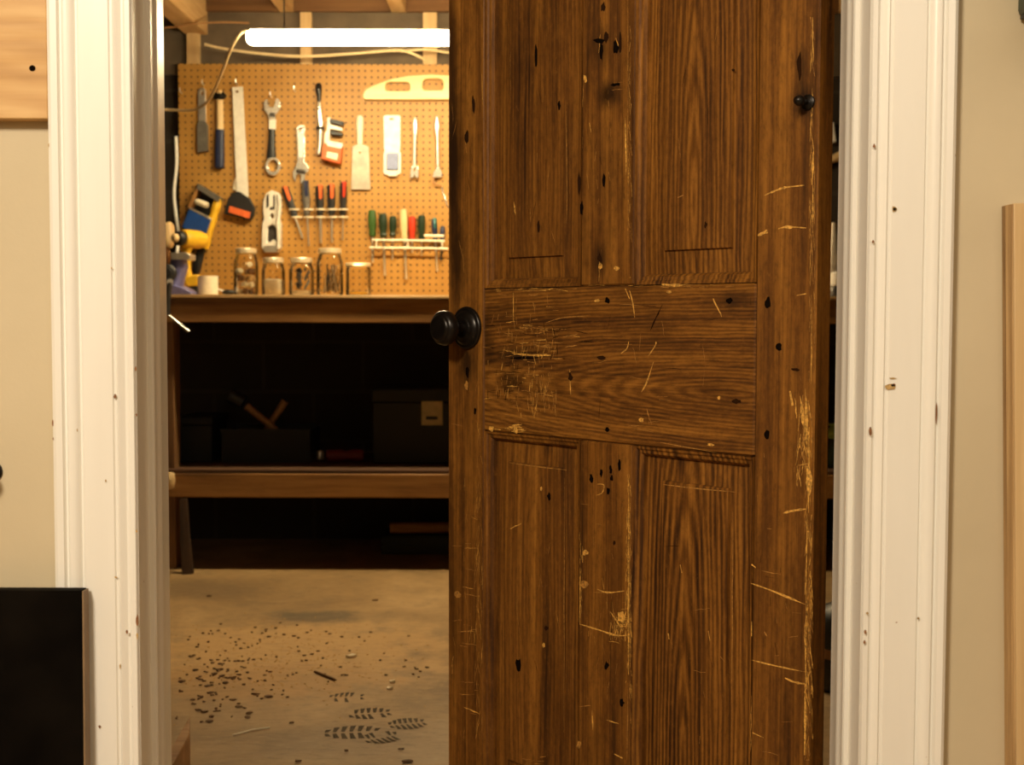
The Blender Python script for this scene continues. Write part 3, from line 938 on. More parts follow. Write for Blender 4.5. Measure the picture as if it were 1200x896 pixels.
panel(mr + g, sr - g, pb_ + g, rb - g, 'panel_lr', [('s', [(773, 568), (815, 573), (858, 577)], 1.6, 2), ('s', [(779, 743), (780, 750)], 2.6, 1), ('s', [(826, 740), (828, 752)], 2.2, 1), ('s', [(793, 662), (795, 672)], 2.2, 1), ('s', [(855, 600), (853, 880)], 1, 2), ('s', [(840, 770), (845, 776)], 1.4, 2)] + cluster(10, 775, 852, 600, 890, 6, 20, .7, [4, 2], .9))  # first sliver: painted highlight on the raised field's upper edge

# knob with its rose, on a short neck
kx, kz = du(548, 384)
kn = MB()
c = Vector((kx, 0, kz))
kn.lathe([(.006, .0005), (.010, -.004 + .0), (.0098, .012), (.0085, .022), (.009, .030), (.014, .034), (.022, .037), (.0268, .043), (.028, .049), (.0268, .055), (.0235, .059), (.0215, .0595), (.021, .061), (.017, .0635), (.015, .0632), (.009, .0645), (.001, .065)], c, (0, -1, 0), 32)
knob = kn.build('knob', M['iron'], door, local=True, smooth=50)
knob['label'] = 'black metal door knob'
rs_ = MB().lathe([(.0335, -.0005), (.0345, .002), (.034, .0045), (.031, .0062), (.0285, .006), (.027, .0075), (.022, .0115), (.0195, .0115), (.0175, .0135), (.0125, .0150), (.0105, .0145)], c, (0, -1, 0), 36)
rose = rs_.build('rose', M['iron'], knob, local=True, smooth=50)
# iron hook bolt high on the hinge stile
hx, hz = du(947, 120)
hk = MB()
hk.lathe([(.010, -.0005), (.0095, .002), (.006, .0035), (.0035, .004), (.0035, .010), (.0045, .012), (.0065, .016), (.0068, .020), (.005, .0245), (.001, .026)], (hx, 0, hz), (0, -1, 0), 18)
o = hk.build('hook', M['iron'], door, local=True, smooth=50)
o['label'] = 'small black iron peg'
# butt hinges on the edge
for zc in (.245, 1.02, 1.78):
    if zc == 1.02:
        continue
    hb = MB()
    hb.box((-.0005, .004, zc - .05), (.0022, T - .001, zc + .05))
    for i in range(5):
        hb.lathe([(.006, 0), (.0068, .001), (.0068, .018), (.006, .019)], (.006, T + .002, zc - .05 + i * .02), (0, 0, 1), 12)
    hb.lathe([(.001, 0), (.0055, .002), (.0055, .005), (.003, .009), (.001, .010)], (.006, T + .002, zc + .05), (0, 0, 1), 12)
    o = hb.build('hinge', M['iron'], door, local=True, smooth=50)
    o['label'] = 'black iron butt hinge'
# ------------------------------------------------------------------ things on the pegboard
S = 5.085 / F
YT = YP + .0008


def Q(pts, Y):
    return [at(x, y, Y) for x, y in pts]


def plt(mb, outline, yf, holes=(), yb=YT, m=0):
    return mb.plate(Q(outline, yf), [Q(h, yf) for h in holes], (0, yb - yf, 0), m)


def lf(mb, secs, Yc, n=12, e=2.0, m=0):
    return mb.loft([(at(x, y, Yc), hw * Yc / F, hd) for x, y, hw, hd in secs], n, e, m)


def base_of(x, y):
    return at(x, y, YP - .01)


PEGG = 'steel pegs in the tool board'


def peg(x, y, label, out=.030):
    a = at(x, y, YP)
    mb = MB()
    mb.tube([a + Vector((0, .004, .0)), a + Vector((0, -out * .8, 0)), a + Vector((0, -out, .004)), a + Vector((0, -out - .001, .016))], .0022, 7)
    tag(mb.build('peg_hook', M['steel']), label, 'hook', PEGG)


peg(213, 109, 'bright steel peg near the pegboard top left corner, holding nothing')
peg(346, 107, 'empty steel peg above the chrome adjustable wrench')
peg(278, 99, 'steel peg above the long pale bar of the scraper')
peg(318.5, 114, 'steel peg in the jaws of the dark-gripped adjustable wrench')
peg(239, 100, 'steel peg above the grey flat blade')

# grey flat blade with a slotted shank
t = thing('flat_scraper', 'grey flat scraper with narrow holed shank, first tool along the pegboard', 'scraper', base_of(236, 178))
b = MB()
plt(b, [(232.5, 142), (232, 108), (234, 103.5), (238, 102), (240.5, 105), (241, 142)], YP - .014, [arc(236.7, 109, 2, 3, 0, 330, 10)])
b.build('shank', M['steel'], t, bevel=.001)
b = MB()
plt(b, [(231, 178), (231, 145), (234, 141.5), (240, 141.5), (243, 146), (243, 177)], YP - .020)
b.build('blade', M['greyblade'], t, bevel=.0015)

# hammer
t = thing('hammer', 'hammer with black head, pale wood handle and navy blue grip', 'hammer', base_of(258, 197))
b = MB()
lf(b, [(250.5, 112, 3.6, .012), (252, 112, 4.2, .014), (255, 113, 3.4, .012), (258, 113, 4.6, .015), (261, 113, 3.4, .012), (262.5, 111, 3.4, .011), (264, 110, 3.8, .012)], YP - .022, 12, 3)
b.build('head', M['iron'], t)
b = MB()
lf(b, [(257.5, 106, 2.6, .009), (257.7, 118, 4.0, .011), (257.9, 135, 4.2, .011), (258, 153, 4.4, .012)], YP - .020)
b.build('handle', M['tanwood'], t)
b = MB()
lf(b, [(258, 152, 4.9, .0135), (257.6, 170, 5.3, .015), (257.4, 190, 5.5, .016), (257.3, 196, 5.3, .015), (257.3, 197, 4, .012)], YP - .020, 14, 3)
b.build('grip', M['navy'], t)

# long scraper
t = thing('floor_scraper', 'long pale flat bar ending in a black trapezoid head with orange band', 'scraper', base_of(281, 258))
b = MB()
plt(b, [(272, 102), (284, 101), (291, 231), (277.5, 229)], YP - .020, [arc(277.6, 107, 1.7, 1.7, 0, 330, 10)], YP - .010)
b.build('bar', M['paleblade'], t, bevel=.001)
b = MB()
plt(b, [(274, 212), (278, 204), (279, 224), (273, 222)], YP - .012)
b.build('clip', M['cream'], t, bevel=.001)
b = MB()
plt(b, [(272, 226), (280, 224), (292, 232), (298, 243), (297, 252), (293, 258), (262, 250), (263.5, 245), (267, 233)], YP - .034, (), YP - .001)
b.build('head', M['black'], t, bevel=.003)
b = MB()
plt(b, [(269, 241), (293.5, 248.5), (292, 256), (267.5, 248.5)], YP - .040, (), YP - .0335)
b.build('band', M['orange'], t, bevel=.0015)

# adjustable wrench with grip and ring end
t = thing('adjustable_wrench', 'adjustable wrench with jaws up, dark grip and ring lower end', 'wrench', base_of(319, 207))
b = MB()
plt(b, [(315, 140), (313.5, 134), (309.5, 129), (309, 121), (310.5, 116.5), (313.5, 116), (313.5, 121), (316, 125), (320, 125.5), (322, 121), (322.5, 115.5), (326, 115), (328.5, 119), (328.5, 126), (325, 132), (322.5, 134), (323, 140)], YP - .022, (), YP - .006)
b.build('jaw', M['chrome'], t, bevel=.002)
b = MB()
lf(b, [(316.2, 134, 2.2, .005), (320.5, 134.5, 2.4, .006), (322.4, 134.5, 2.2, .005)], YP - .022, 10)
b.build('adjusting_screw', M['darksteel'], t)
b = MB()
plt(b, [(315.2, 139.5), (322.9, 139.5), (322.6, 152), (315, 152)], YP - .020, (), YP - .006)
b.build('shank', M['paleblade'], t, bevel=.002)
b = MB()
lf(b, [(318.7, 151.5, 3.8, .008), (318.7, 160, 3.7, .009), (318.2, 172, 4.4, .010), (317.9, 182, 5.4, .010), (318, 185, 5.6, .009)], YP - .014, 14, 2.6)
b.build('grip', M['black'], t)
b = MB()
plt(b, arc(319.5, 194.5, 9.2, 11, 0, 354, 30), YP - .022, [arc(319.5, 194, 5.6, 7, 0, 345, 20)])
b.build('ring_end', M['chrome'], t, bevel=.003)

# chrome adjustable wrench hanging head down
t = thing('adjustable_wrench', 'chrome adjustable wrench hanging head down beside the ratchet', 'wrench', base_of(352, 217))
b = MB()
plt(b, [(347, 150), (349, 146.5), (355, 146), (357.5, 149), (357, 170), (357, 188), (361.5, 195), (362, 200), (358, 203), (357, 212), (352, 215), (352.5, 206), (350, 203), (347, 206), (346, 213), (343.5, 208), (343, 201), (346, 196), (348.5, 189), (348, 172)],
    YP - .018, [arc(352.3, 150.5, 2.1, 1.9, 0, 330, 12)])
b.build('handle', M['chrome'], t, bevel=.0018)
b = MB()
plt(b, [(349.6, 156), (355, 156), (354.8, 184), (350.3, 184)], YP - .0192, (), YP - .0178)
b.build('recess', M['paleblade'], t, bevel=.0004)
b = MB()
lf(b, [(347.5, 200, 2.2, .008), (355, 201, 2.4, .009), (358, 201.5, 2.2, .008)], YP - .020, 10)
b.build('adjusting_screw', M['darksteel'], t)

# ratchet
t = thing('ratchet', 'ratchet with black head, bright handle and black collar', 'ratchet', base_of(375, 180))
b = MB()
lf(b, [(373, 97.5, 2.2, .008), (373.2, 100, 3.6, .012), (373.4, 106, 3.8, .013), (373.8, 112, 2.8, .010), (374, 120, 2.1, .008)], YP - .014, 14)
b.build('head', M['iron'], t)
b = MB()
lf(b, [(374, 119, 2.2, .008), (374.4, 124, 3.0, .010), (374.7, 140, 3.6, .011), (375, 149, 3.4, .010)], YP - .014, 12)
b.build('handle', M['chrome'], t)
b = MB()
lf(b, [(375, 148.5, 4.6, .012), (375.2, 152.5, 4.6, .012)], YP - .014, 14)
b.build('collar', M['black'], t)
b = MB()
lf(b, [(375.2, 152.5, 2.8, .009), (375, 165, 2.5, .008), (374.2, 174, 2.0, .007), (373.6, 177, 2.8, .008), (373.4, 181, 2.2, .007)], YP - .014, 12)
b.build('shaft', M['steel'], t)

# orange tool with black bars
t = thing('pipe_clamp', 'orange box-shaped clamp with two black bars hung beside the ratchet', 'clamp', base_of(390, 193))
b = MB()
plt(b, [(384, 137.5), (387.5, 138), (387, 146), (401, 149.5), (400.5, 153), (386.5, 150.5), (385.5, 168), (380, 168), (380.5, 156), (383, 153)], YP - .022, (), YP - .006)
b.build('frame', M['paleblade'], t, bevel=.001)
b = MB()
plt(b, [(386, 138.5), (403, 142.5), (402.5, 146.8), (386.5, 143.5)], YP - .034, (), YP - .010)
b.build('bar', M['black'], t, bevel=.0015)
b = MB()
plt(b, [(387, 152.5), (401.5, 155.5), (401, 159.3), (387, 157)], YP - .034, (), YP - .010)
b.build('bar', M['black'], t, bevel=.0015)
b = MB()
plt(b, [(379, 168.5), (384, 166), (401, 169), (398.5, 192), (376.5, 186)], YP - .042, (), YP - .002)
bd = b.build('body', M['orange'], t, bevel=.003)
b = MB()
plt(b, [(382, 167.5), (385, 164.5), (401.5, 167.8), (400, 174), (384, 171)], YP - .045, (), YP - .006)
b.build('cap', M['white'], t, bevel=.002)
b = MB()
plt(b, [(383.5, 177.5), (396, 180), (395, 187.5), (382.5, 184)], YP - .0432, (), YP - .0415)
b.build('label_plate', M['cream'], bd, bevel=.0003)

# putty knife
t = thing('putty_knife', 'wide putty knife with cream handle hanging blade down', 'putty knife', base_of(422, 223))
b = MB()
lf(b, [(422, 135.5, 2.4, .006), (422, 138, 4.0, .009), (421.8, 146, 4.4, .010), (421.8, 158, 3.6, .009), (421.8, 168, 3.2, .008), (421.8, 169.5, 3.2, .007)], YP - .0095, 14)
b.build('handle', M['cream'], t)
b = MB()
plt(b, [(418.5, 169), (425.5, 169), (432, 172), (434, 222), (411.5, 222), (413, 171.5)], YP - .014, [arc(421.6, 178.5, 1.6, 1.2, 0, 330, 10)], YP - .0105)
b.build('blade', M['putty'], t, bevel=.0008)

# white wide scraper with window
t = thing('blade_pack', 'white upright pack with pale blue window on the pegboard', 'pack', base_of(459, 205))
b = MB()
plt(b, [(449.5, 136.5), (451, 135), (467.5, 135), (469, 136.5), (469, 174), (468, 176), (469.5, 180), (469.5, 202), (467.5, 204), (451.5, 204), (449.5, 202), (449.5, 180), (451, 176), (450, 174)], YP - .012, [arc(458.9, 139.5, 3.2, 1.0, 0, 345, 14)])
b.build('card', M['white'], t, bevel=.0012)
b = MB()
plt(b, [(453, 179), (466.5, 179), (466.5, 199), (453, 199)], YP - .026, (), YP - .0118)
b.build('window', M['bluewhite'], t, bevel=.004)
b = MB()
plt(b, [(453.5, 199.8), (466, 199.8), (465, 206), (455, 206)], YP - .022, (), YP - .002)
b.build('clip', M['paleblade'], t, bevel=.001)

# two thin wrenches
for k, (x0, y0, x1, y1, lab) in enumerate(((486.5, 138, 485.5, 196, 'thin steel wrench with forked lower end beside the white pack'), (512, 136, 513, 198, 'thin steel wrench with flat foot, last tool before the door edge'))):
    t = thing('slim_wrench', lab, 'wrench', base_of(x1, y1 + 14))
    b = MB()
    lf(b, [(x0, y0, 1.5, .004), (x0, y0 + 4, 2.6, .006), (x0 - .1, y0 + 12, 3.2, .007), (x0 + (x1 - x0) * .3, y0 + 20, 2.2, .006), (x1 * .5 + x0 * .5, y0 + 28, 1.7, .005), (x1, y1, 1.9, .005)], YP - .014, 12)
    b.build('shaft', M['steel'], t)
    b = MB()
    if k == 0:
        plt(b, [(482.5, 193), (484, 196), (485.2, 200.5), (486.3, 200.5), (487.6, 196), (489.5, 193), (490.8, 204), (490.3, 208.5), (487, 208), (485.8, 204.5), (484.4, 208), (480.5, 208.5), (480.8, 203)], YP - .022)
    else:
        plt(b, [(511, 196.5), (515, 196.5), (518, 202), (517.5, 207.5), (507, 207.5), (507.5, 203)], YP - .022)
    b.build('jaw', M['chrome'], t, bevel=.0015)
    if k:
        b = MB()
        b.tube(spline([at(509, 207, YP - .014), at(508, 213, YP - .016), at(512, 216, YP - .020), at(518, 217, YP - .016)], 5), .0035, 8)
        b.build('hook', M['darkwood'], t)
t = tag(MB().tube(spline([at(518, 219, YP - .003), at(519, 226, YP - .003), at(522, 234, YP - .003), at(524.5, 242, YP - .003)], 5), .0035, 8).build('hex_key', M['chrome']), 'short chrome bent key hanging below the last slim wrench', 'hex key')

# yellow float with two slots and more behind the door
b = MB()
ol = [(426, 116.5), (425, 112), (428, 104.5), (434, 101), (446, 96.5), (460, 92), (478, 88.8), (506, 87), (534, 88.8), (552, 92), (566, 96.5), (578, 101), (584, 104.5), (587, 112), (586, 116.5)]


def slot(x0, x1, y0, y1, r=3.5):
    return arc(x1 - r, y0 + r, r, r, -90, 0, 4) + arc(x1 - r * .6, y1 - r * .6, r * .6, r * .6, 0, 90, 4) + arc(x0 + r * .6, y1 - r * .6, r * .6, r * .6, 90, 180, 4) + arc(x0 + r, y0 + r, r, r, 180, 270, 4)


plt(b, ol, YP - .030, [slot(452, 480, 96, 106.5, 5), slot(495, 519.5, 92, 105.5, 6), slot(532, 560, 96, 106.5, 5)])
tag(b.build('wooden_level', M['yellowwood'], bevel=.004), 'long yellow arched wooden level with slots below the strip light', 'level')

# silver staple gun standing on end
t = thing('staple_gun', 'silver staple gun hung upright above the glass jars', 'staple gun', base_of(318, 295))
b = MB()
plt(b, [(308, 236), (312, 226), (318, 222.5), (325, 225), (328.5, 230), (328.5, 248), (327, 256), (329, 262), (329, 290), (326, 294), (309, 294), (306.5, 290), (307, 262), (309, 256), (308, 248)], YP - .034,
    [[(313.5, 265), (319, 262), (324, 268), (324, 284), (320, 280), (316, 284), (313, 284)], arc(318.5, 253, 2.3, 2.8, 0, 330, 10)], YT)
b.build('body', M['paleblade'], t, bevel=.004)
b = MB()
plt(b, [(312, 229), (315, 227), (315, 242), (312, 244)], YP - .0365, (), YP - .0335)
plt(b, [(320, 229), (322, 228), (322, 245), (316, 246), (316, 243), (320, 242)], YP - .0365, (), YP - .0335)
b.build('spring_slot', M['darksteel'], t, bevel=.0005)
b = MB()
lf(b, [(326.5, 228, 2.2, .010), (328, 240, 2.4, .011), (327, 252, 2.4, .011), (325.5, 262, 2.6, .011), (326.5, 275, 2.2, .010), (326.5, 291, 2.4, .010)], YP - .040, 10)
b.build('lever', M['paleblade'], t)
b = MB()
plt(b, [(308.5, 287.5), (327, 287.5), (326, 295.5), (309.5, 295.5)], YP - .036, (), YP - .004)
b.build('nose', M['steel'], t, bevel=.002)
b = MB()
plt(b, [(311, 264), (326, 264), (326, 286), (311, 286)], YP - .008, (), YP - .003)
b.build('inner_plate', M['darksteel'], t)

# tilted blue and yellow holder
t = thing('tool_holder', 'tilted blue box-shaped holder with a yellow bar along its side', 'tool holder', base_of(236, 318))
b = MB()
plt(b, [(231, 215), (257.5, 231), (240, 291), (213, 267)], YP - .012)
b.build('back', M['black'], t)
b = MB()
plt(b, [(231.5, 214.5), (258, 231), (255.5, 236.5), (230, 221)], YP - .075, (), YP - .012)
b.build('rim', M['greyblade'], t, bevel=.002)
b = MB()
plt(b, [(231, 217), (232.5, 222), (223, 244.5), (220, 242.5)], YP - .070, (), YP - .012)
b.build('side', M['bench'], t, bevel=.002)
b = MB()
plt(b, [(222, 244), (247, 257), (238, 282), (213, 265.5)], YP - .080, (), YP - .010)
b.build('front', M['blue'], t, bevel=.002)
b = MB()
plt(b, [(222.4, 242.6), (248, 256), (247, 258), (221.6, 244.8)], YP - .0815, (), YP - .010)
b.build('lip', M['steel'], t, bevel=.001)
b = MB()
lf(b, [(229.5, 235.5, 2.6, .020), (231, 236, 3.6, .024), (242, 240, 3.6, .024), (244, 241, 2.6, .020)], YP - .052, 14)
b.build('roll', M['cream'], t)
b = MB()
lf(b, [(256.5, 231.5, 2.5, .012), (255, 237, 4.6, .018), (252.5, 246, 5.2, .02), (251, 251, 4.0, .017), (249.5, 256, 5.4, .02), (247, 264, 5.0, .02), (246, 270, 3.6, .016), (244, 274, 4.6, .018), (242, 285, 4.8, .019), (240.5, 291, 3.6, .015)], YP - .050, 12, 2.6)
b.build('yellow_bar', M['yellow'], t)
b = MB()
lf(b, [(238, 283, 3.2, .012), (236, 293, 4.6, .012), (232, 306, 5.5, .012), (230, 319, 5, .012), (229, 321, 2, .008)], YP - .022, 10, 3)
b.build('handle', M['black'], t)


# ---- screwdrivers
def driver(x, y0, y1, y2, col, label, grp, dx=0.0, hw=3.2, col2=None, tip=1.0, Yc=None, mat2=None):
    hw *= 1.12
    tip *= 1.1
    Yc = YP - hw * S + .0014
    t = thing('screwdriver', label, 'screwdriver', at(x + dx, y2, Yc), grp)

    def X(y):
        return x + dx * (y - y0) / max(y2 - y0, 1)
    b = MB()
    L = y1 - y0
    se = [(X(y0), y0, hw * .55, hw * .55 * S), (X(y0 + 1.2), y0 + 1.2, hw * .9, hw * .9 * S), (X(y0 + L * .3), y0 + L * .3, hw * 1.02, hw * S), (X(y0 + L * .62), y0 + L * .62, hw, hw * S), (X(y0 + L * .80), y0 + L * .80, hw * .72, hw * .72 * S), (X(y0 + L * .9), y0 + L * .9, hw * .9, hw * .9 * S), (X(y1), y1, hw * .66, hw * .66 * S)]
    lf(b, se, Yc, 10, 2.3)
    o = b.build('handle', M[col], t)
    if col2:
        b = MB()
        lf(b, [(X(y0) + .5, y0 - .6, hw * .5, hw * .5 * S), (X(y0) + .5, y0 + .6, hw * .8, hw * .8 * S), (X(y0 + L * .42) + .8, y0 + L * .42, hw * .62, hw * 1.15 * S), (X(y0 + L * .5) + .8, y0 + L * .5, hw * .3, hw * .8 * S)], Yc - .002, 10)
        b.build('grip_inlay', M[col2], o)
    b = MB()
    lf(b, [(X(y1 - .5), y1 - .5, tip, tip * S), (X(y2 - 3), y2 - 3, tip, tip * S), (X(y2 - 2), y2 - 2, tip * 1.15, tip * .7 * S), (X(y2), y2, tip * .8, tip * .3 * S)], Yc, 8)
    b.build('shaft', M[mat2 or 'steel'], t)


G1 = 'screwdrivers in the small rack'
driver(333.5, 219, 254, 279, 'black', 'screwdriver with red-orange end leaning in the small rack', G1, 21, 4.2, 'orange', 1.1)
driver(357.5, 212, 252, 288, 'greyblade', 'screwdriver with grey-blue handle in the small rack', G1, 4.5, 4.2, 'navy', .9)
driver(374.5, 217, 252, 285, 'black', 'third screwdriver in the small rack, black and orange, thick bright shaft', G1, 1.5, 4.2, 'orange', 1.5)
driver(388.0, 216, 252, 284, 'black', 'fourth screwdriver in the small rack, black and orange, thin shaft', G1, 1.0, 4.2, 'orange', 1.1)
driver(402.5, 213, 252, 281, 'black', 'last screwdriver of the small rack, red and black, beside the putty knife', G1, -1.0, 3.8, 'red', .7)
t = thing('screwdriver_rack', 'small two-wire rack holding five red and black screwdrivers', 'rack', at(376, 256, YP - .03))
for yy in (245.5, 254.5):
    for xx in (344.5 if yy < 250 else 347.5, 361.5, 376, 389.5, 402):
        b = MB()
        cc_ = at(xx, yy, YP - .0165)
        b.tube([cc_ + Vector((.0185 * math.cos(a), .0150 * math.sin(a), 0)) for a in [2 * math.pi * q / 16 for q in range(17)]], .0032, 7)
        b.build('ring', M['cream'], t)

G2 = 'screwdrivers in the long rack'
driver(436, 246, 277, 308, 'green', 'green screwdriver with pale stripe, first in the long rack', G2, .8, 4.2, None, 1.2)
driver(448.5, 250, 278, 323, 'darkgreen', 'dark green screwdriver, second in the long rack, long shaft', G2, 2.5, 4.4, None, 1.3)
driver(460.5, 253, 277, 304, 'darkgreen', 'short dark green screwdriver beside the pale wooden one', G2, -.5, 3.8, None, .9)
driver(472.5, 245, 281, 327, 'tanwood', 'tall pale wooden-handled screwdriver in the long rack', G2, 3.5, 4.2, None, 1.3)
driver(483, 253.5, 280, 296, 'red', 'red-handled screwdriver in the long rack', G2, 0, 3.8, None, .9)
driver(494, 252, 280, 300, 'darkgreen', 'dark green screwdriver between the red and teal ones', G2, 0, 4.0, None, .9)
driver(508.5, 256, 281, 318, 'navy', 'teal and navy screwdriver in the long rack with a slanting shaft', G2, 4.0, 3.0, 'teal', 1.1)
driver(519, 265, 285, 306, 'navy', 'small navy screwdriver at the end of the long rack by the door', G2, -2.5, 2.8, None, 1.2, None, 'darksteel')
t = thing('screwdriver_rack', 'long two-rail rack holding a row of eight coloured screwdrivers', 'rack', at(478, 292, YP - .03))
for yy, xa_, xb_ in ((281.5, 436, 521), (290.5, 433, 525)):
    b = MB()
    for dy in (-.0195, .0125):
        b.tube([at(xa_, yy - .5, YP - .018 + dy), at((xa_ + xb_) / 2, yy, YP - .018 + dy), at(xb_, yy + .8, YP - .018 + dy)], .0045, 8)
    b.build('rail', M['cream'], t)
b = MB()
b.tube([at(497, 276, YP - .042), at(520, 276.5, YP - .042)], .0055, 8)
b.build('rail', M['cream'], t)
for xx in (441, 478, 518):
    b = MB()
    b.tube([at(xx, 281.5, YP + .001), at(xx, 281.5, YP - .041), at(xx, 290.5, YP - .041), at(xx, 290.5, YP + .001)], .003, 7)
    b.build('stay', M['cream'], t)

# ------------------------------------------------------------------ jars on the bench
YJ = 4.72
JG = 'screw-top glass jars on the bench'


def jar(xc, y0, wpx, label, lid=True, squat=False):
    c = at(xc, 345, YJ)
    r = wpx / 2 * YJ / F
    hh = at(xc, y0, YJ).z - BT
    t = thing('glass_jar', label, 'jar', (c.x, YJ, BT), JG)
    b = MB()
    hb = hh - .020 if not squat else hh - .014
    if squat:
        pr = [(r * .9, .001), (r * .98, .006), (r, .012), (r, hb * .55), (r, hb * .86), (r * .95, hb * .95), (r * .95, hh - .008)]
    else:
        pr = [(r * .86, .001), (r * .96, .005), (r, .014), (r, hb * .35), (r, hb * .72), (r * .97, hb * .82), (r * .86, hb * .93), (r * .80, hb * .98), (r * .80, hh - .006)]
    b.rings([[Vector((c.x + rr * math.cos(2 * math.pi * j / 28), YJ + rr * math.sin(2 * math.pi * j / 28), BT + z)) for j in range(28)] for rr, z in pr + [(pr[-1][0] - .003, pr[-1][1])] + [(rr - .0032, max(z, .005)) for rr, z in reversed(pr)]], cap=True)
    b.build('glass', M['glass'], t, smooth=60)
    if lid:
        lr = r * (.84 if not squat else .99)
        b = MB()
        zs = hh - (.019 if not squat else .013)
        pf = [(lr * .96, zs), (lr, zs + .001)]
        for i in range(3):
            q = (hh - .004 - zs) / 3
            pf += [(lr * 1.02, zs + .001 + q * (i + .3)), (lr, zs + .001 + q * (i + .8))]
        pf += [(lr * 1.01, hh - .003), (lr * .97, hh - .0005), (lr * .86, hh), (lr * .84, hh - .001), (.001, hh - .0012)]
        b.lathe(pf, (c.x, YJ, BT), (0, 0, 1), 30)
        b.build('lid', M['tin'], t, smooth=50)
    return c, r, hh


c, r, hh = jar(288.5, 291, 29, 'tall jar of brown and pale wooden plugs, first in the row')
for i in range(26):
    a, rr = i * 2.4, (r - .0185) * (1 if i % 6 else .1)
    lay = i // 6
    a += lay * .5
    p = Vector((c.x + rr * math.cos(a), YJ + rr * math.sin(a), BT + .016 + lay * .0245))
    ax = Vector((math.cos(a * 1.7), math.sin(a * 1.3), random.uniform(-.5, .5))).normalized()
    b = MB().lathe([(.0085, -.009), (.0105, -.007), (.0105, .007), (.0085, .009)], p, ax, 10)
    tag(b.build('wooden_plug', M[('tanwood', 'cream', 'chipwood')[(i * 7) % 3]]), 'small wooden plug inside the first tall glass jar', 'plug', 'plugs in the first tall jar')
c, r, hh = jar(320.5, 302, 28, 'short jar half full of cream powder, second in the row')
q = r - .0045
b = MB().lathe([(q * .86, .006), (q, .014), (q, .052), (q * .97, .058), (q * .6, .062), (.002, .060)], (c.x, YJ, BT), (0, 0, 1), 28)
tag(b.build('cream_powder', M['cream']), 'cream powder filling the lower half of the second jar', 'powder', kind='stuff')
c, r, hh = jar(353.5, 302, 30, 'short jar almost empty, pale disc at its bottom, third in the row')
q = r - .007
b = MB().lathe([(q * .8, .006), (q * .86, .008), (q * .86, .018), (q * .8, .020), (.002, .0195)], (c.x, YJ, BT), (0, 0, 1), 26)
tag(b.build('pale_disc', M['cream']), 'pale round disc at the bottom of the third jar', 'disc')
b = MB()
for i in range(46):
    a = i * 2.1
    rr = (r - .018) * (.4 + .6 * ((i * 5) % 7) / 7)
    b.lathe([(.001, -.004), (.006, -.003), (.007, 0), (.006, .003), (.001, .004)], (c.x + rr * math.cos(a), YJ + rr * math.sin(a), BT + .028 + .0016 * i), (math.cos(a), .3, math.sin(a * 2)), 8)
tag(b.build('dark_bolts', M['darksteel']), 'small dark bolts lying on the disc in the third jar', 'bolts', kind='stuff')
c, r, hh = jar(386.5, 291, 32, 'tall jar holding loose nails, fourth in the row')
for i in range(30):
    a = i * 2.4 + .3
    rr = (r - .012) * (.35 + .65 * ((i * 3) % 5) / 5)
    p0 = Vector((c.x + rr * math.cos(a), YJ + rr * math.sin(a), BT + .010 + .004 * (i % 4)))
    p1 = p0 + Vector((.018 * math.cos(a * 3.1) - rr * math.cos(a) * .25 + .008, .016 * math.sin(a * 2.3) - rr * math.sin(a) * .25, .062 + .009 * (i % 4)))
    d_ = (p1 - p0)
    b = MB().lathe([(.0005, 0), (.0016, .004), (.0016, d_.length - .002), (.0042, d_.length - .0018), (.0042, d_.length)], p0, d_, 7)
    tag(b.build('nail', M[('steel', 'darksteel', 'darksteel')[i % 3]]), 'nail standing among others in the fourth jar', 'nail', 'nails in the fourth jar')
c, r, hh = jar(420, 308, 30, 'squat clear jar with flat lid, last in the row', True, True)
b = MB().lathe([((r - .006) * .9, .006), (r - .006, .009), (r - .006, .013), ((r - .006) * .5, .016), (.002, .015)], (c.x, YJ, BT), (0, 0, 1), 26)
tag(b.build('sawdust', M['yellow']), 'yellow grains in the bottom of the squat jar', 'grains', kind='stuff')

# ------------------------------------------------------------------ vise, drill and clutter on the bench end
YV = 4.60
BZ = BT


def z_at(y, Y):
    return at(400, y, Y).z


def x_at(x, Y):
    return at(x, 340, Y).x


vx0, vx1 = x_at(186, YV), x_at(228, YV)
t = thing('bench_vise', 'purple-blue bench vise bolted at the bench end by the door frame', 'vise', (vx0 + .05, YV, BZ))
b = MB()
xm = (vx0 + vx1) / 2
pr = [(vx0, BZ + .0005), (vx1, BZ + .0005), (vx1, BZ + .010), (vx1 - .018, BZ + .022), (vx1 - .055, BZ + .036), (vx0, BZ + .036)]
b.plate([Vector((x, YV - .055, z)) for x, z in pr], (), (0, .11, 0))
b.build('base', M['viseblue'], t, bevel=.004)
b = MB()
lf(b, [(205, 338, 10, .045), (206, 330, 8.5, .04), (208, 322, 8.5, .040), (210, 312, 9.5, .042), (210, 303, 8.5, .04), (208, 300, 6, .03)], YV, 14, 3.2)
b.build('body', M['viseblue'], t)
b = MB()
cc = at(197, 320, YV - .048)
b.lathe([(.030, 0), (.033, .004), (.033, .016), (.028, .022), (.020, .024), (.018, .034), (.001, .036)], cc, (0, -1, 0), 26)
b.build('slide', M['black'], t)
b = MB()
plt(b, [(200, 304), (222, 304), (222, 297.5), (216, 295.5), (200, 296)], YV - .05, (), YV + .04)
b.build('jaw', M['steel'], t, bevel=.002)
b = MB()
b.tube([at(199, 330, YV - .05), at(199, 331, YV - .15)], .012, 12)
b.build('screw', M['steel'], t)
YH = YV - .145
b = MB()
ha, hb = at(184, 358, YH), at(220.5, 388, YH)
b.tube([ha, hb], .0048, 10)
b.tube([hb - (hb - ha).normalized() * .012, hb + (hb - ha).normalized() * .003], .0068, 10)
b.build('handle_bar', M['chrome'], t)
b = MB()
b.tube([at(199, 331, YH), at(197, 350, YH), at(196.5, 368, YH)], .009, 10)
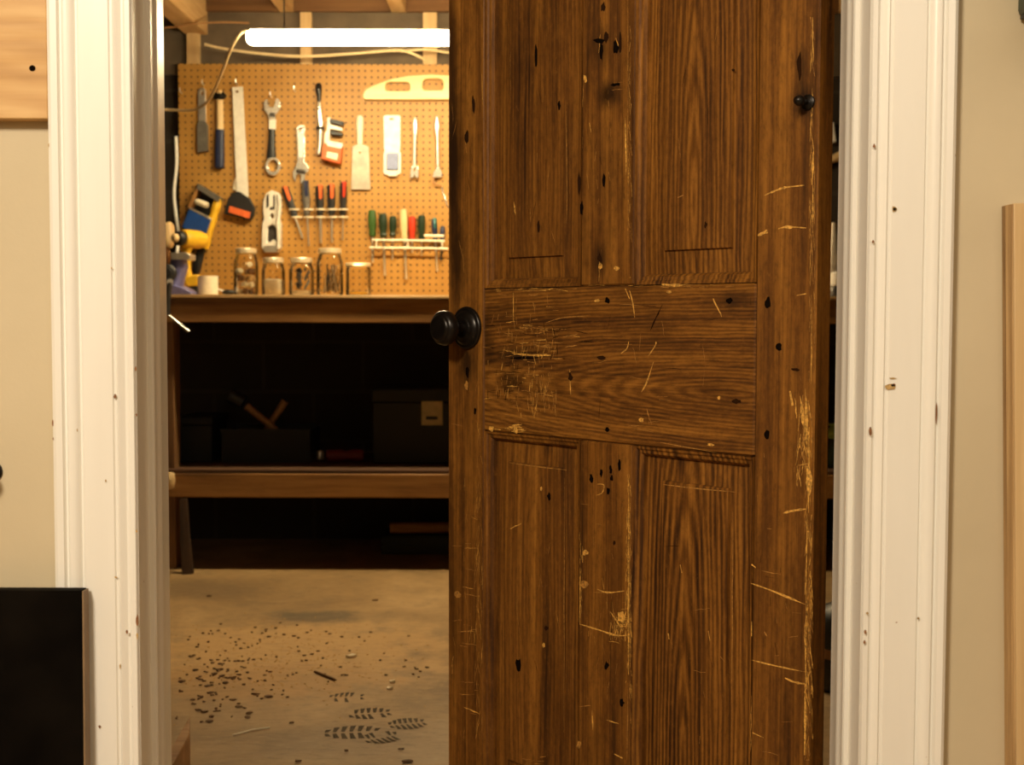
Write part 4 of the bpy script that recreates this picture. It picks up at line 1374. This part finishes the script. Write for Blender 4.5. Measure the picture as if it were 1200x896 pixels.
b.build('screw_eye', M['darksteel'], t)

YD = 4.80
t = thing('cordless_drill', 'yellow cordless drill with black chuck standing behind the vise', 'drill', at(222, 345, YD))
dc, dax = at(223, 280, YD), (-.50, -.86, 0)
b = MB().lathe([(.012, -.072), (.028, -.066), (.034, -.045), (.035, .0), (.034, .03), (.030, .042), (.012, .0425)], dc, dax, 24)
b.build('body', M['yellow'], t, smooth=50)
b = MB().lathe([(.026, .043), (.028, .047), (.027, .064), (.022, .070), (.014, .0705)], dc, dax, 24)
b.build('chuck', M['black'], t, smooth=50)
b = MB().lathe([(.0135, .071), (.0165, .073), (.0165, .082), (.010, .090), (.004, .091), (.004, .083)], dc, dax, 20)
b.build('chuck_nose', M['tanwood'], t, smooth=50)
b = MB()
lf(b, [(222, 286, 6.0, .022), (219, 293, 4.8, .018), (218, 304, 4.5, .017), (219, 318, 4.8, .018), (221, 327, 5.5, .021)], YD, 14, 2.6)
b.build('handle', M['yellow'], t)
b = MB()
plt(b, [(215, 325.5), (229, 321), (232, 323), (232, 335), (221, 336), (217, 332)], YD - .035, (), YD + .035)
b.build('battery', M['yellow'], t, bevel=.004)
b = MB()
plt(b, [(218, 336.2), (231, 335.2), (231, 345.2), (217, 345.2)], YD - .034, (), YD + .034)
b.build('battery_foot', M['black'], t, bevel=.003)

t = thing('wooden_mallet', 'pale rounded wooden mallet head upright at the door frame edge', 'mallet', at(196, 345, 4.86))
b = MB()
lf(b, [(196, 261, 4, .02), (197, 264, 6.4, .03), (197.5, 275, 6.8, .032), (197, 286, 6.2, .030), (196.5, 290, 4.5, .02)], 4.86, 14, 2.8)
b.build('head', M['tanwood'], t)
b = MB()
lf(b, [(196, 289, 3.2, .012), (197, 310, 3.2, .012), (198, 345.3, 3.6, .013)], 4.86, 12)
b.build('handle', M['darkwood'], t)

YC = 4.66
c = at(244, 345, YC)
b = MB()
rr = 11.5 * YC / F
b.lathe([(rr * .92, .0006), (rr, .004), (rr * 1.02, .062), (rr * 1.04, .070), (rr * .97, .070), (rr * .93, .008), (.001, .007)], (c.x, YC, BZ), (0, 0, 1), 28)
tag(b.build('cup', M['cream']), 'squat cream tub on the bench between drill and first jar', 'tub')
b = MB()
p0 = at(256, 340, 4.72)
M4 = Matrix.Translation((p0.x + .022, 4.72, BZ + .0165)) @ Matrix.Rotation(.35, 4, 'Y')
b.box((-.030, -.04, -.0015), (.030, .04, .0015), 0, M4)
b.box((-.030, -.04, -.0030), (-.027, .04, -.0005), 0, M4)
tag(b.build('folded_card', M['white']), 'small pale folded card lying beside the cream tub', 'card')
b = MB()
cc = at(268, 343, 4.60)
b.sphere((cc.x, 4.60, BZ + .0105), .0105, 14, 0, (2.4, 1.6, .95))
tag(b.build('putty_lump', M['black'], smooth=60), 'dark lump on the bench in front of the first jar', 'lump')

# ------------------------------------------------------------------ lower shelf of the bench
YS = 4.72


def bx(name, x0, x1, y0, Y, dep, mat, label, cat, bottom=None, lidh=.03):
    a, bb = x_at(x0, Y), x_at(x1, Y)
    zt_ = z_at(y0, Y)
    zb = SHELF if bottom is None else bottom
    t = thing(name, label, cat, ((a + bb) / 2, Y, zb))
    MB().box((a, Y, zb + .0005), (bb, Y + dep, zt_ - lidh)).build('body', M[mat], t, bevel=.005)
    MB().box((a - .004, Y - .004, zt_ - lidh + .0005), (bb + .004, Y + dep + .004, zt_)).build('lid', M[mat], t, bevel=.005)
    return t


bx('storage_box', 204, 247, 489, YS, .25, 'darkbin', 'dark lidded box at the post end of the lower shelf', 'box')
# open bin with hammer handles sticking out
a0, a1, zt_ = x_at(258, YS), x_at(362, YS), z_at(506, YS)
t = thing('open_bin', 'dark open bin on the lower shelf with wooden handles sticking out', 'bin', ((a0 + a1) / 2, YS, SHELF))
b = MB()
for lo, hi in (((a0, YS, SHELF + .0005), (a1, YS + .008, zt_)), ((a0, YS + .242, SHELF + .0005), (a1, YS + .25, zt_)), ((a0, YS + .008, SHELF + .0005), (a0 + .008, YS + .242, zt_)), ((a1 - .008, YS + .008, SHELF + .0005), (a1, YS + .242, zt_)), ((a0 + .008, YS + .008, SHELF + .0005), (a1 - .008, YS + .242, SHELF + .008))):
    b.box(lo, hi)
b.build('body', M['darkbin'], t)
b = MB()
b.box((a0 - .004, YS - .004, zt_ + .0002), (a1 + .004, YS + .009, zt_ + .010)).box((a0 - .004, YS + .241, zt_ + .0002), (a1 + .004, YS + .254, zt_ + .010))
b.build('rim', M['darkgrey'], t)
for (x0, y0, x1, y1, Y, lab) in ((286, 473, 319, 500, YS + .06, 'shorter brown wooden handle rising out of the open bin'), (311, 505, 334, 470, YS + .09, 'longer pale-ended wooden handle rising out of the open bin')):
    t = thing('mallet', lab, 'mallet', at(x1, y1, Y))
    p0, p1 = at(x0, y0, Y), at(x1, y1, Y)
    d_ = (p1 - p0).normalized()
    if y1 > y0:
        b = MB().tube([p0 + d_ * .012, p0.lerp(p1, .4), p1 + d_ * .02], [.014, .013, .012], 12)
        b.build('handle', M['darkwood'], t)
        b = MB().tube([p0 + Vector((-.05, 0, .03)), p0 + d_ * .012 + Vector((-.01, 0, .012))], [.030, .028], 14)
        b.build('head', M['black'], t)
    else:
        b = MB().tube([p0, p0.lerp(p1, .5), p1], [.011, .013, .014], 12)
        b.build('handle', M['darkwood'], t)
        b = MB().tube([p0 + Vector((-.03, .01, -.02)), p0 + Vector((.04, .01, -.01))], [.025, .025], 14)
        b.build('head', M['black'], t)
b = MB()
cr_ = at(405, 538, YS)
b.lathe([(.012, -.075), (.022, -.070), (.024, -.02), (.017, 0), (.024, .02), (.023, .06), (.012, .066)], (cr_.x, YS + .02, SHELF + .0255), (1, .15, 0), 18)
tag(b.build('torch', M['darkred'], smooth=50), 'dark red barrel-shaped torch lying on the lower shelf', 'torch')
b = MB()
for (x, y, r_) in ((352, 511, .012), (384, 518, .010), (374, 527, .011)):
    pass
for (x, lab) in ((386, 'small steel socket lying behind the red torch'), (374, 'small steel socket lying between open bin and red torch')):
    p = at(x, 530, YS + .10)
    b = MB().lathe([(.012, 0), (.016, .003), (.016, .028), (.013, .034), (.008, .034), (.007, .012), (.001, .011)], (p.x, YS + .12, SHELF + .0005), (0, 0, 1), 16)
    tag(b.build('socket', M['steel']), lab, 'socket')
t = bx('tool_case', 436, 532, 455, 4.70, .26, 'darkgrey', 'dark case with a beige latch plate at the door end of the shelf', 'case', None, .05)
b = MB()
plt(b, [(494, 470), (518.5, 470), (518.5, 498), (494, 498)], 4.693, [slot(499, 513, 487.5, 491.5, 1.6)], 4.6995)
b.build('latch_plate', M['label'], t, bevel=.0006)
b = MB()
plt(b, [(497, 484), (516, 484), (516, 494), (497, 494)], 4.6975, (), 4.6995)
b.build('latch_slot', M['black'], t)
# under the bench
zc_ = .072
a, bb = x_at(448, 4.85), x_at(545, 4.85)
t = thing('low_crate', 'low dark crate on the floor under the workbench', 'crate', ((a + bb) / 2, 4.85, 0))
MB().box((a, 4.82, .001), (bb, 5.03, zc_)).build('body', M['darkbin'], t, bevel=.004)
for yy in (.020, .045):
    MB().box((a - .003, 4.815, yy), (bb + .003, 4.8195, yy + .016)).build('slat', M['darkbin'], t)
b = MB()
p = at(457, 614, 4.86)
b.lathe([(.014, .0), (.0215, .0), (.0215, .40), (.014, .40)], (p.x, 4.87, zc_ + .0225), (1, .05, 0), 20, 0, False)
tag(b.build('cardboard_tube', M['bench']), 'brown tube lying along the low crate under the bench', 'tube')
b = MB()
b.loft([(Vector((x_at(212.5, 4.485), 4.485, .258)), .014, .008), (Vector((x_at(214, 4.465), 4.465, .13)), .018, .008), (Vector((x_at(217, 4.445), 4.445, .002)), .022, .008)], 8, 6)
tag(b.build('wood_offcut', M['dimwood']), 'brown board offcut leaning under the end of the bench', 'offcut')
b = MB()
pk = at(197.5, 564, 4.46)
b.lathe([(.010, -.030), (.015, -.026), (.018, 0), (.015, .026), (.010, .030)], (pk.x, 4.4815, pk.z), (0, 0, 1), 16)
tag(b.build('wooden_peg', M['tanwood'], smooth=60), 'pale rounded wood knob on the shelf rail beside the door frame', 'knob')

# ------------------------------------------------------------------ glimpsed through the hinge gap
YG = 4.70
b = MB()
a = x_at(975, YG)
b.lathe([(.024, .0005), (.026, .003), (.026, .034), (.022, .040), (.001, .040)], (a + .012, YG, BZ), (0, 0, 1), 20)
tag(b.build('paint_tin', M['darksteel']), 'dark tin on the bench seen through the hinge gap', 'tin')
b = MB()
b.lathe([(.014, .041), (.021, .043), (.022, .072), (.020, .088), (.010, .094), (.001, .094)], (a + .012, YG, BZ), (0, 0, 1), 20)
tag(b.build('white_bottle', M['white'], smooth=50), 'small white bottle on a dark tin in the hinge gap', 'bottle')
b = MB()
cx = x_at(976, 4.95)
b.lathe([(.040, .0005), (.042, .10), (.036, .16), (.018, .24), (.010, .29), (.001, .292)], (cx, 4.95, BZ), (0, 0, 1), 22)
tag(b.build('grey_funnel', M['putty'], smooth=50), 'dull grey cone standing on the bench in the hinge gap', 'funnel')
b = MB()
lf(b, [(962, 196, 3, .012), (972, 188, 4.5, .014), (988, 181, 5.5, .016), (1010, 172, 5.5, .016)], YB - .0150, 12)
tag(b.build('wooden_bat', M['tanwood']), 'pale slanting wooden bat on the dark wall in the hinge gap', 'bat')
b = MB()
plt(b, [(972, 143), (977, 143), (980, 166), (971, 168)], YB - .03, (), YB + .0008)
tag(b.build('white_bracket', M['white'], bevel=.002), 'small white tapered bracket on the wall in the hinge gap', 'bracket')
gb = at(977, 515, 4.62)
t = thing('spray_bottle', 'pale green squat bottle on the lower shelf in the hinge gap', 'bottle', (gb.x, 4.62, SHELF))
b = MB().lathe([(.030, .0006), (.034, .004), (.035, .060), (.030, .085), (.022, .098), (.016, .104), (.001, .105)], (gb.x, 4.62, SHELF), (0, 0, 1), 20)
b.build('body', M['darkgreen'], t, smooth=50)
b = MB().lathe([(.014, .1045), (.020, .108), (.030, .122), (.026, .140), (.012, .148), (.014, .152), (.022, .153), (.022, .160), (.001, .161)], (gb.x, 4.62, SHELF), (0, 0, 1), 20)
b.build('cap', M['greenpale'] if 'greenpale' in M else M['cream'], t, smooth=50)
vc = floor_at(990, 806)
t = thing('shop_vacuum', 'black drum vacuum with brown band on the floor in the hinge gap', 'vacuum', (vc.x, vc.y, 0))
rv = .078
b = MB().lathe([(rv * .86, .0015), (rv, .02), (rv, .08), (rv, .085)], (vc.x, vc.y, 0), (0, 0, 1), 26)
b.build('drum', M['black'], t, smooth=50)
b = MB().lathe([(rv * 1.03, .0855), (rv * 1.03, .108)], (vc.x, vc.y, 0), (0, 0, 1), 26)
b.build('band', M['darkwood'], t, smooth=50)
b = MB().lathe([(rv, .1085), (rv, .13), (rv * .93, .17), (rv * .72, .20), (rv * .3, .215), (.001, .217)], (vc.x, vc.y, 0), (0, 0, 1), 26)
b.build('lid', M['black'], t, smooth=50)

# ------------------------------------------------------------------ on the workshop floor
pt_ = []
b = MB()
random.seed(4)


def fleck(mb, x, y, l, wd, a, z=.0020, m=0, hgt=.003):
    p = floor_at(x, y)
    ca, sa = math.cos(a), math.sin(a)
    top = []
    for u, v in ((-l, -wd * .4), (-l * .3, -wd), (l * .8, -wd * .6), (l, wd * .3), (l * .1, wd), (-l * .8, wd * .7)):
        u *= random.uniform(.7, 1.2)
        v *= random.uniform(.6, 1.3)
        top.append(Vector((p.x + u * ca - v * sa, p.y + u * sa + v * ca, z)))
    mb.rings([top, [Vector((q.x, q.y, z + hgt * random.uniform(.5, 1.3))) for q in top]], m)


for _ in range(120):
    x, y = random.gauss(262, 34), random.gauss(795, 26)
    if not (203 < x < 500 and 735 < y < 850):
        continue
    fleck(b, x, y, random.uniform(.0015, .0055), random.uniform(.0015, .0035), random.uniform(-.9, .9))
for _ in range(60):
    x, y = random.uniform(215, 500), random.uniform(730, 800)
    fleck(b, x, y, random.uniform(.002, .005), random.uniform(.0015, .003), random.uniform(-.7, .7))
for _ in range(14):
    x, y = random.uniform(225, 300), random.uniform(783, 845)
    fleck(b, x, y, random.uniform(.005, .010), random.uniform(.002, .005), random.uniform(-.5, .6))
for (x, y, l) in ((224, 770, .012), (229, 786, .012), (258, 785, .016), (213, 799, .016), (264, 801, .014), (300, 814, .016), (316, 817, .018), (226, 821, .010), (240, 835, .014), (246, 846, .014), (239, 799, .010), (342, 848, .008), (337, 818, .006), (406, 792, .008), (400, 747, .009), (360, 742, .008), (315, 747, .010), (345, 746, .010), (357, 769, .008), (359, 775, .008), (373, 764, .007), (238, 743, .008), (500, 783, .009), (488, 785, .007), (349, 893, .012), (478, 893, .018), (470, 879, .009), (406, 881, .008), (245, 699, .012), (440, 704, .014), (382, 741, .006), (280, 750, .006)):
    fleck(b, x, y, l * .62, l * .30, random.uniform(-.3, .3))
tag(b.build('wood_shavings', M['chipwood'], origin=(0, 0, 0)), 'brown shavings and crumbs scattered across the concrete floor', 'shavings', kind='stuff')
b = MB()
for _ in range(420):
    x, y = random.gauss(330, 70), random.gauss(772, 24)
    if 203 < x < 515 and 715 < y < 850:
        fleck(b, x, y, random.uniform(.0015, .004), random.uniform(.001, .0025), random.uniform(-1.5, 1.5), .0004, 0, .0009)
tag(b.build('sawdust', M['sawdust'], origin=(0, 0, 0)), 'tan sawdust grains lying on the middle of the floor', 'sawdust', kind='stuff')
for (x, y, l, lab) in ((412, 770, .016, 'cream wood chip on the floor near the sawdust'), (460, 800, .008, 'tiny white chip on the floor, upper of two by the door'), (457, 808, .008, 'tiny white chip on the floor, lower of two by the door')):
    b = MB()
    fleck(b, x, y, l, l * .5, .1, .001, 0, .006)
    tag(b.build('wood_chip', M['cream']), lab, 'wood chip')
p0, p1 = floor_at(369, 786.5, .004), floor_at(394, 796.5, .004)
b = MB().tube([p0, p0.lerp(p1, .9), p1], [.0032, .0034, .0012], 8)
tag(b.build('wood_splinter', M['chipwood']), 'long dark splinter lying on the concrete floor', 'splinter')
b = MB()
q0, q1 = floor_at(273, 861, .0035), floor_at(316, 852, .0035)
b.tube([q0, q0.lerp(q1, .5) + Vector((0, .01, 0)), q1], .0016, 7)
tag(b.build('string_scrap', M['cream']), 'thin pale scrap of string on the floor near the doorway', 'string')
# block of wood just inside the doorway
tp = at(222.5, 838, 2.35)
tz = .10
A_, B_, C_ = floor_at(222.5, 838, tz), floor_at(222.5, 859, tz), floor_at(199, 879, tz)
dv = (C_ - A_).normalized() * .30
b = MB()
b.plate([A_, B_, B_ + dv, A_ + dv], (), (0, 0, .0015 - tz))
tag(b.build('wood_block', M['bench'], bevel=.003), 'brown timber block on the floor just inside the doorway', 'block')

# ------------------------------------------------------------------ front room
# black board leaning on the casing
Yb = 1.4085
x0, x1 = at(-60, 800, Yb).x, at(96.5, 760, Yb).x
ztop = at(60, 691.5, Yb).z
t = thing('black_board', 'black painted board leaning against the left door casing', 'board', (x1 - .1, 1.40, 0))
lean = Matrix.Translation((0, Yb, ztop)) @ Matrix.Rotation(math.radians(-.8), 4, 'X')
hgt = ztop / math.cos(math.radians(.8)) - .003
MB().box((x0, 0, -hgt), (x1, .0175, 0), 0, lean).build('face_board', M['blackboard'], t, bevel=.001)
MB().box((x1 + .0003, .001, -hgt), (x1 + .0022, .0175, -.001), 0, lean).build('edge_strip', M['boardedge'], t)
# pale pine board fixed high on the left wall
Yp = WY0 - .020
b = MB()
x0, x1 = at(-110, 60, Yp).x, at(55, 60, Yp).x
b.box((x0, Yp, at(20, 139, Yp).z), (x1, WY0 + .0008, at(20, -60, Yp).z))
hc = at(38, 80, Yp)
b.add([Vector((hc.x + .0036 * math.cos(2 * math.pi * i / 14), Yp - .0004, hc.z + .0034 * math.sin(2 * math.pi * i / 14))) for i in range(14)], [tuple(range(14))], 1)
tag(b.build('pine_board', [M['pine'], M['hole']], bevel=.0012, loose=(1,)), 'pale pine board with a dark screw hole fixed on the left wall', 'board')
# tall plywood sheet on the right
Yq = 1.4195
x0, x1 = at(1184, 400, Yq).x, at(1300, 400, Yq).x
zt_ = at(1190, 238, Yq).z
t = thing('plywood_sheet', 'pale plywood sheet standing upright against the right wall', 'plywood', (x0 + .1, 1.42, 0))
TL = Matrix.Translation((x0, 0, zt_)) @ Matrix.Rotation(math.radians(-1.55), 4, 'Y')
MB().box((.0004, Yq, .003 - zt_), (x1 - x0, WY0 - .0002, 0), 0, TL).build('sheet', M['pinev'], t, bevel=.001)
for i in range(3):
    MB().box((-.0015, Yq + .0005 + i * .010, .003 - zt_), (0, Yq + .0095 + i * .010, -.001), 0, TL).build('edge_ply', M['plyedge'], t)
# green box on a bracket, top right
Yg = 1.26
x0, x1 = at(1191, 10, WY0).x, at(1330, 10, WY0).x
z0 = at(1195, 24, WY0).z
t = thing('green_box', 'dark green metal box on the right wall at the frame corner', 'box', (x0 + .1, 1.4, z0))
MB().box((x0, Yg, z0 + .004), (x1, WY0 + .0006, z0 + .16)).build('body', M['darkgreen'], t, bevel=.006)
MB().box((x0 + .003, Yg + .004, z0), (x1 - .003, WY0 - .004, z0 + .0038)).build('foot', M['black'], t)
# dark wall knob at the far left
Yk = 1.41
ck = at(-9, 552, WY0)
t = thing('coat_peg', 'small dark round knob on the left wall above the black board', 'knob', (ck.x, WY0, ck.z))
MB().lathe([(.012, 0), (.012, .003), (.005, .006), (.005, .022)], (ck.x, WY0 + .0005, ck.z), (0, -1, 0), 18).build('stem', M['iron'], t, smooth=50)
MB().lathe([(.005, .0221), (.008, .025), (.0085, .031), (.006, .036), (.001, .037)], (ck.x, WY0 + .0005, ck.z), (0, -1, 0), 18).build('ball', M['iron'], t, smooth=50)
# ------------------------------------------------------------------ light
def area(name, loc, aim, size, watts, col, sy=None):
    l = bpy.data.lights.new(name, 'AREA')
    l.energy = watts
    l.color = col
    l.size = size
    if sy:
        l.shape = 'RECTANGLE'
        l.size_y = sy
    o = bpy.data.objects.new(name, l)
    COL.objects.link(o)
    o.location = loc
    o.rotation_euler = (Vector(aim) - Vector(loc)).to_track_quat('-Z', 'Y').to_euler()
    return o


area('front_room_lamp', (-.85, -.70, 2.2), (-.1, 1.45, .85), .35, 62, (1, .86, .66))
area('front_room_fill', (.9, -1.2, 2.0), (.3, 1.5, .7), .9, 11, (1, .86, .67))
wd = bpy.data.worlds.new('world')
sc.world = wd
wd.use_nodes = True
wd.node_tree.nodes['Background'].inputs[0].default_value = (.05, .04, .03, 1)
wd.node_tree.nodes['Background'].inputs[1].default_value = .3
sc.view_settings.view_transform = 'Standard'
sc.view_settings.look = 'None'
sc.view_settings.gamma = 1
sc.view_settings.use_curve_mapping = False
sc.view_settings.exposure = 0
sc.cycles.use_denoising = True
sc.cycles.max_bounces = 8
sc.cycles.sample_clamp_indirect = 6
bpy.context.view_layer.update()
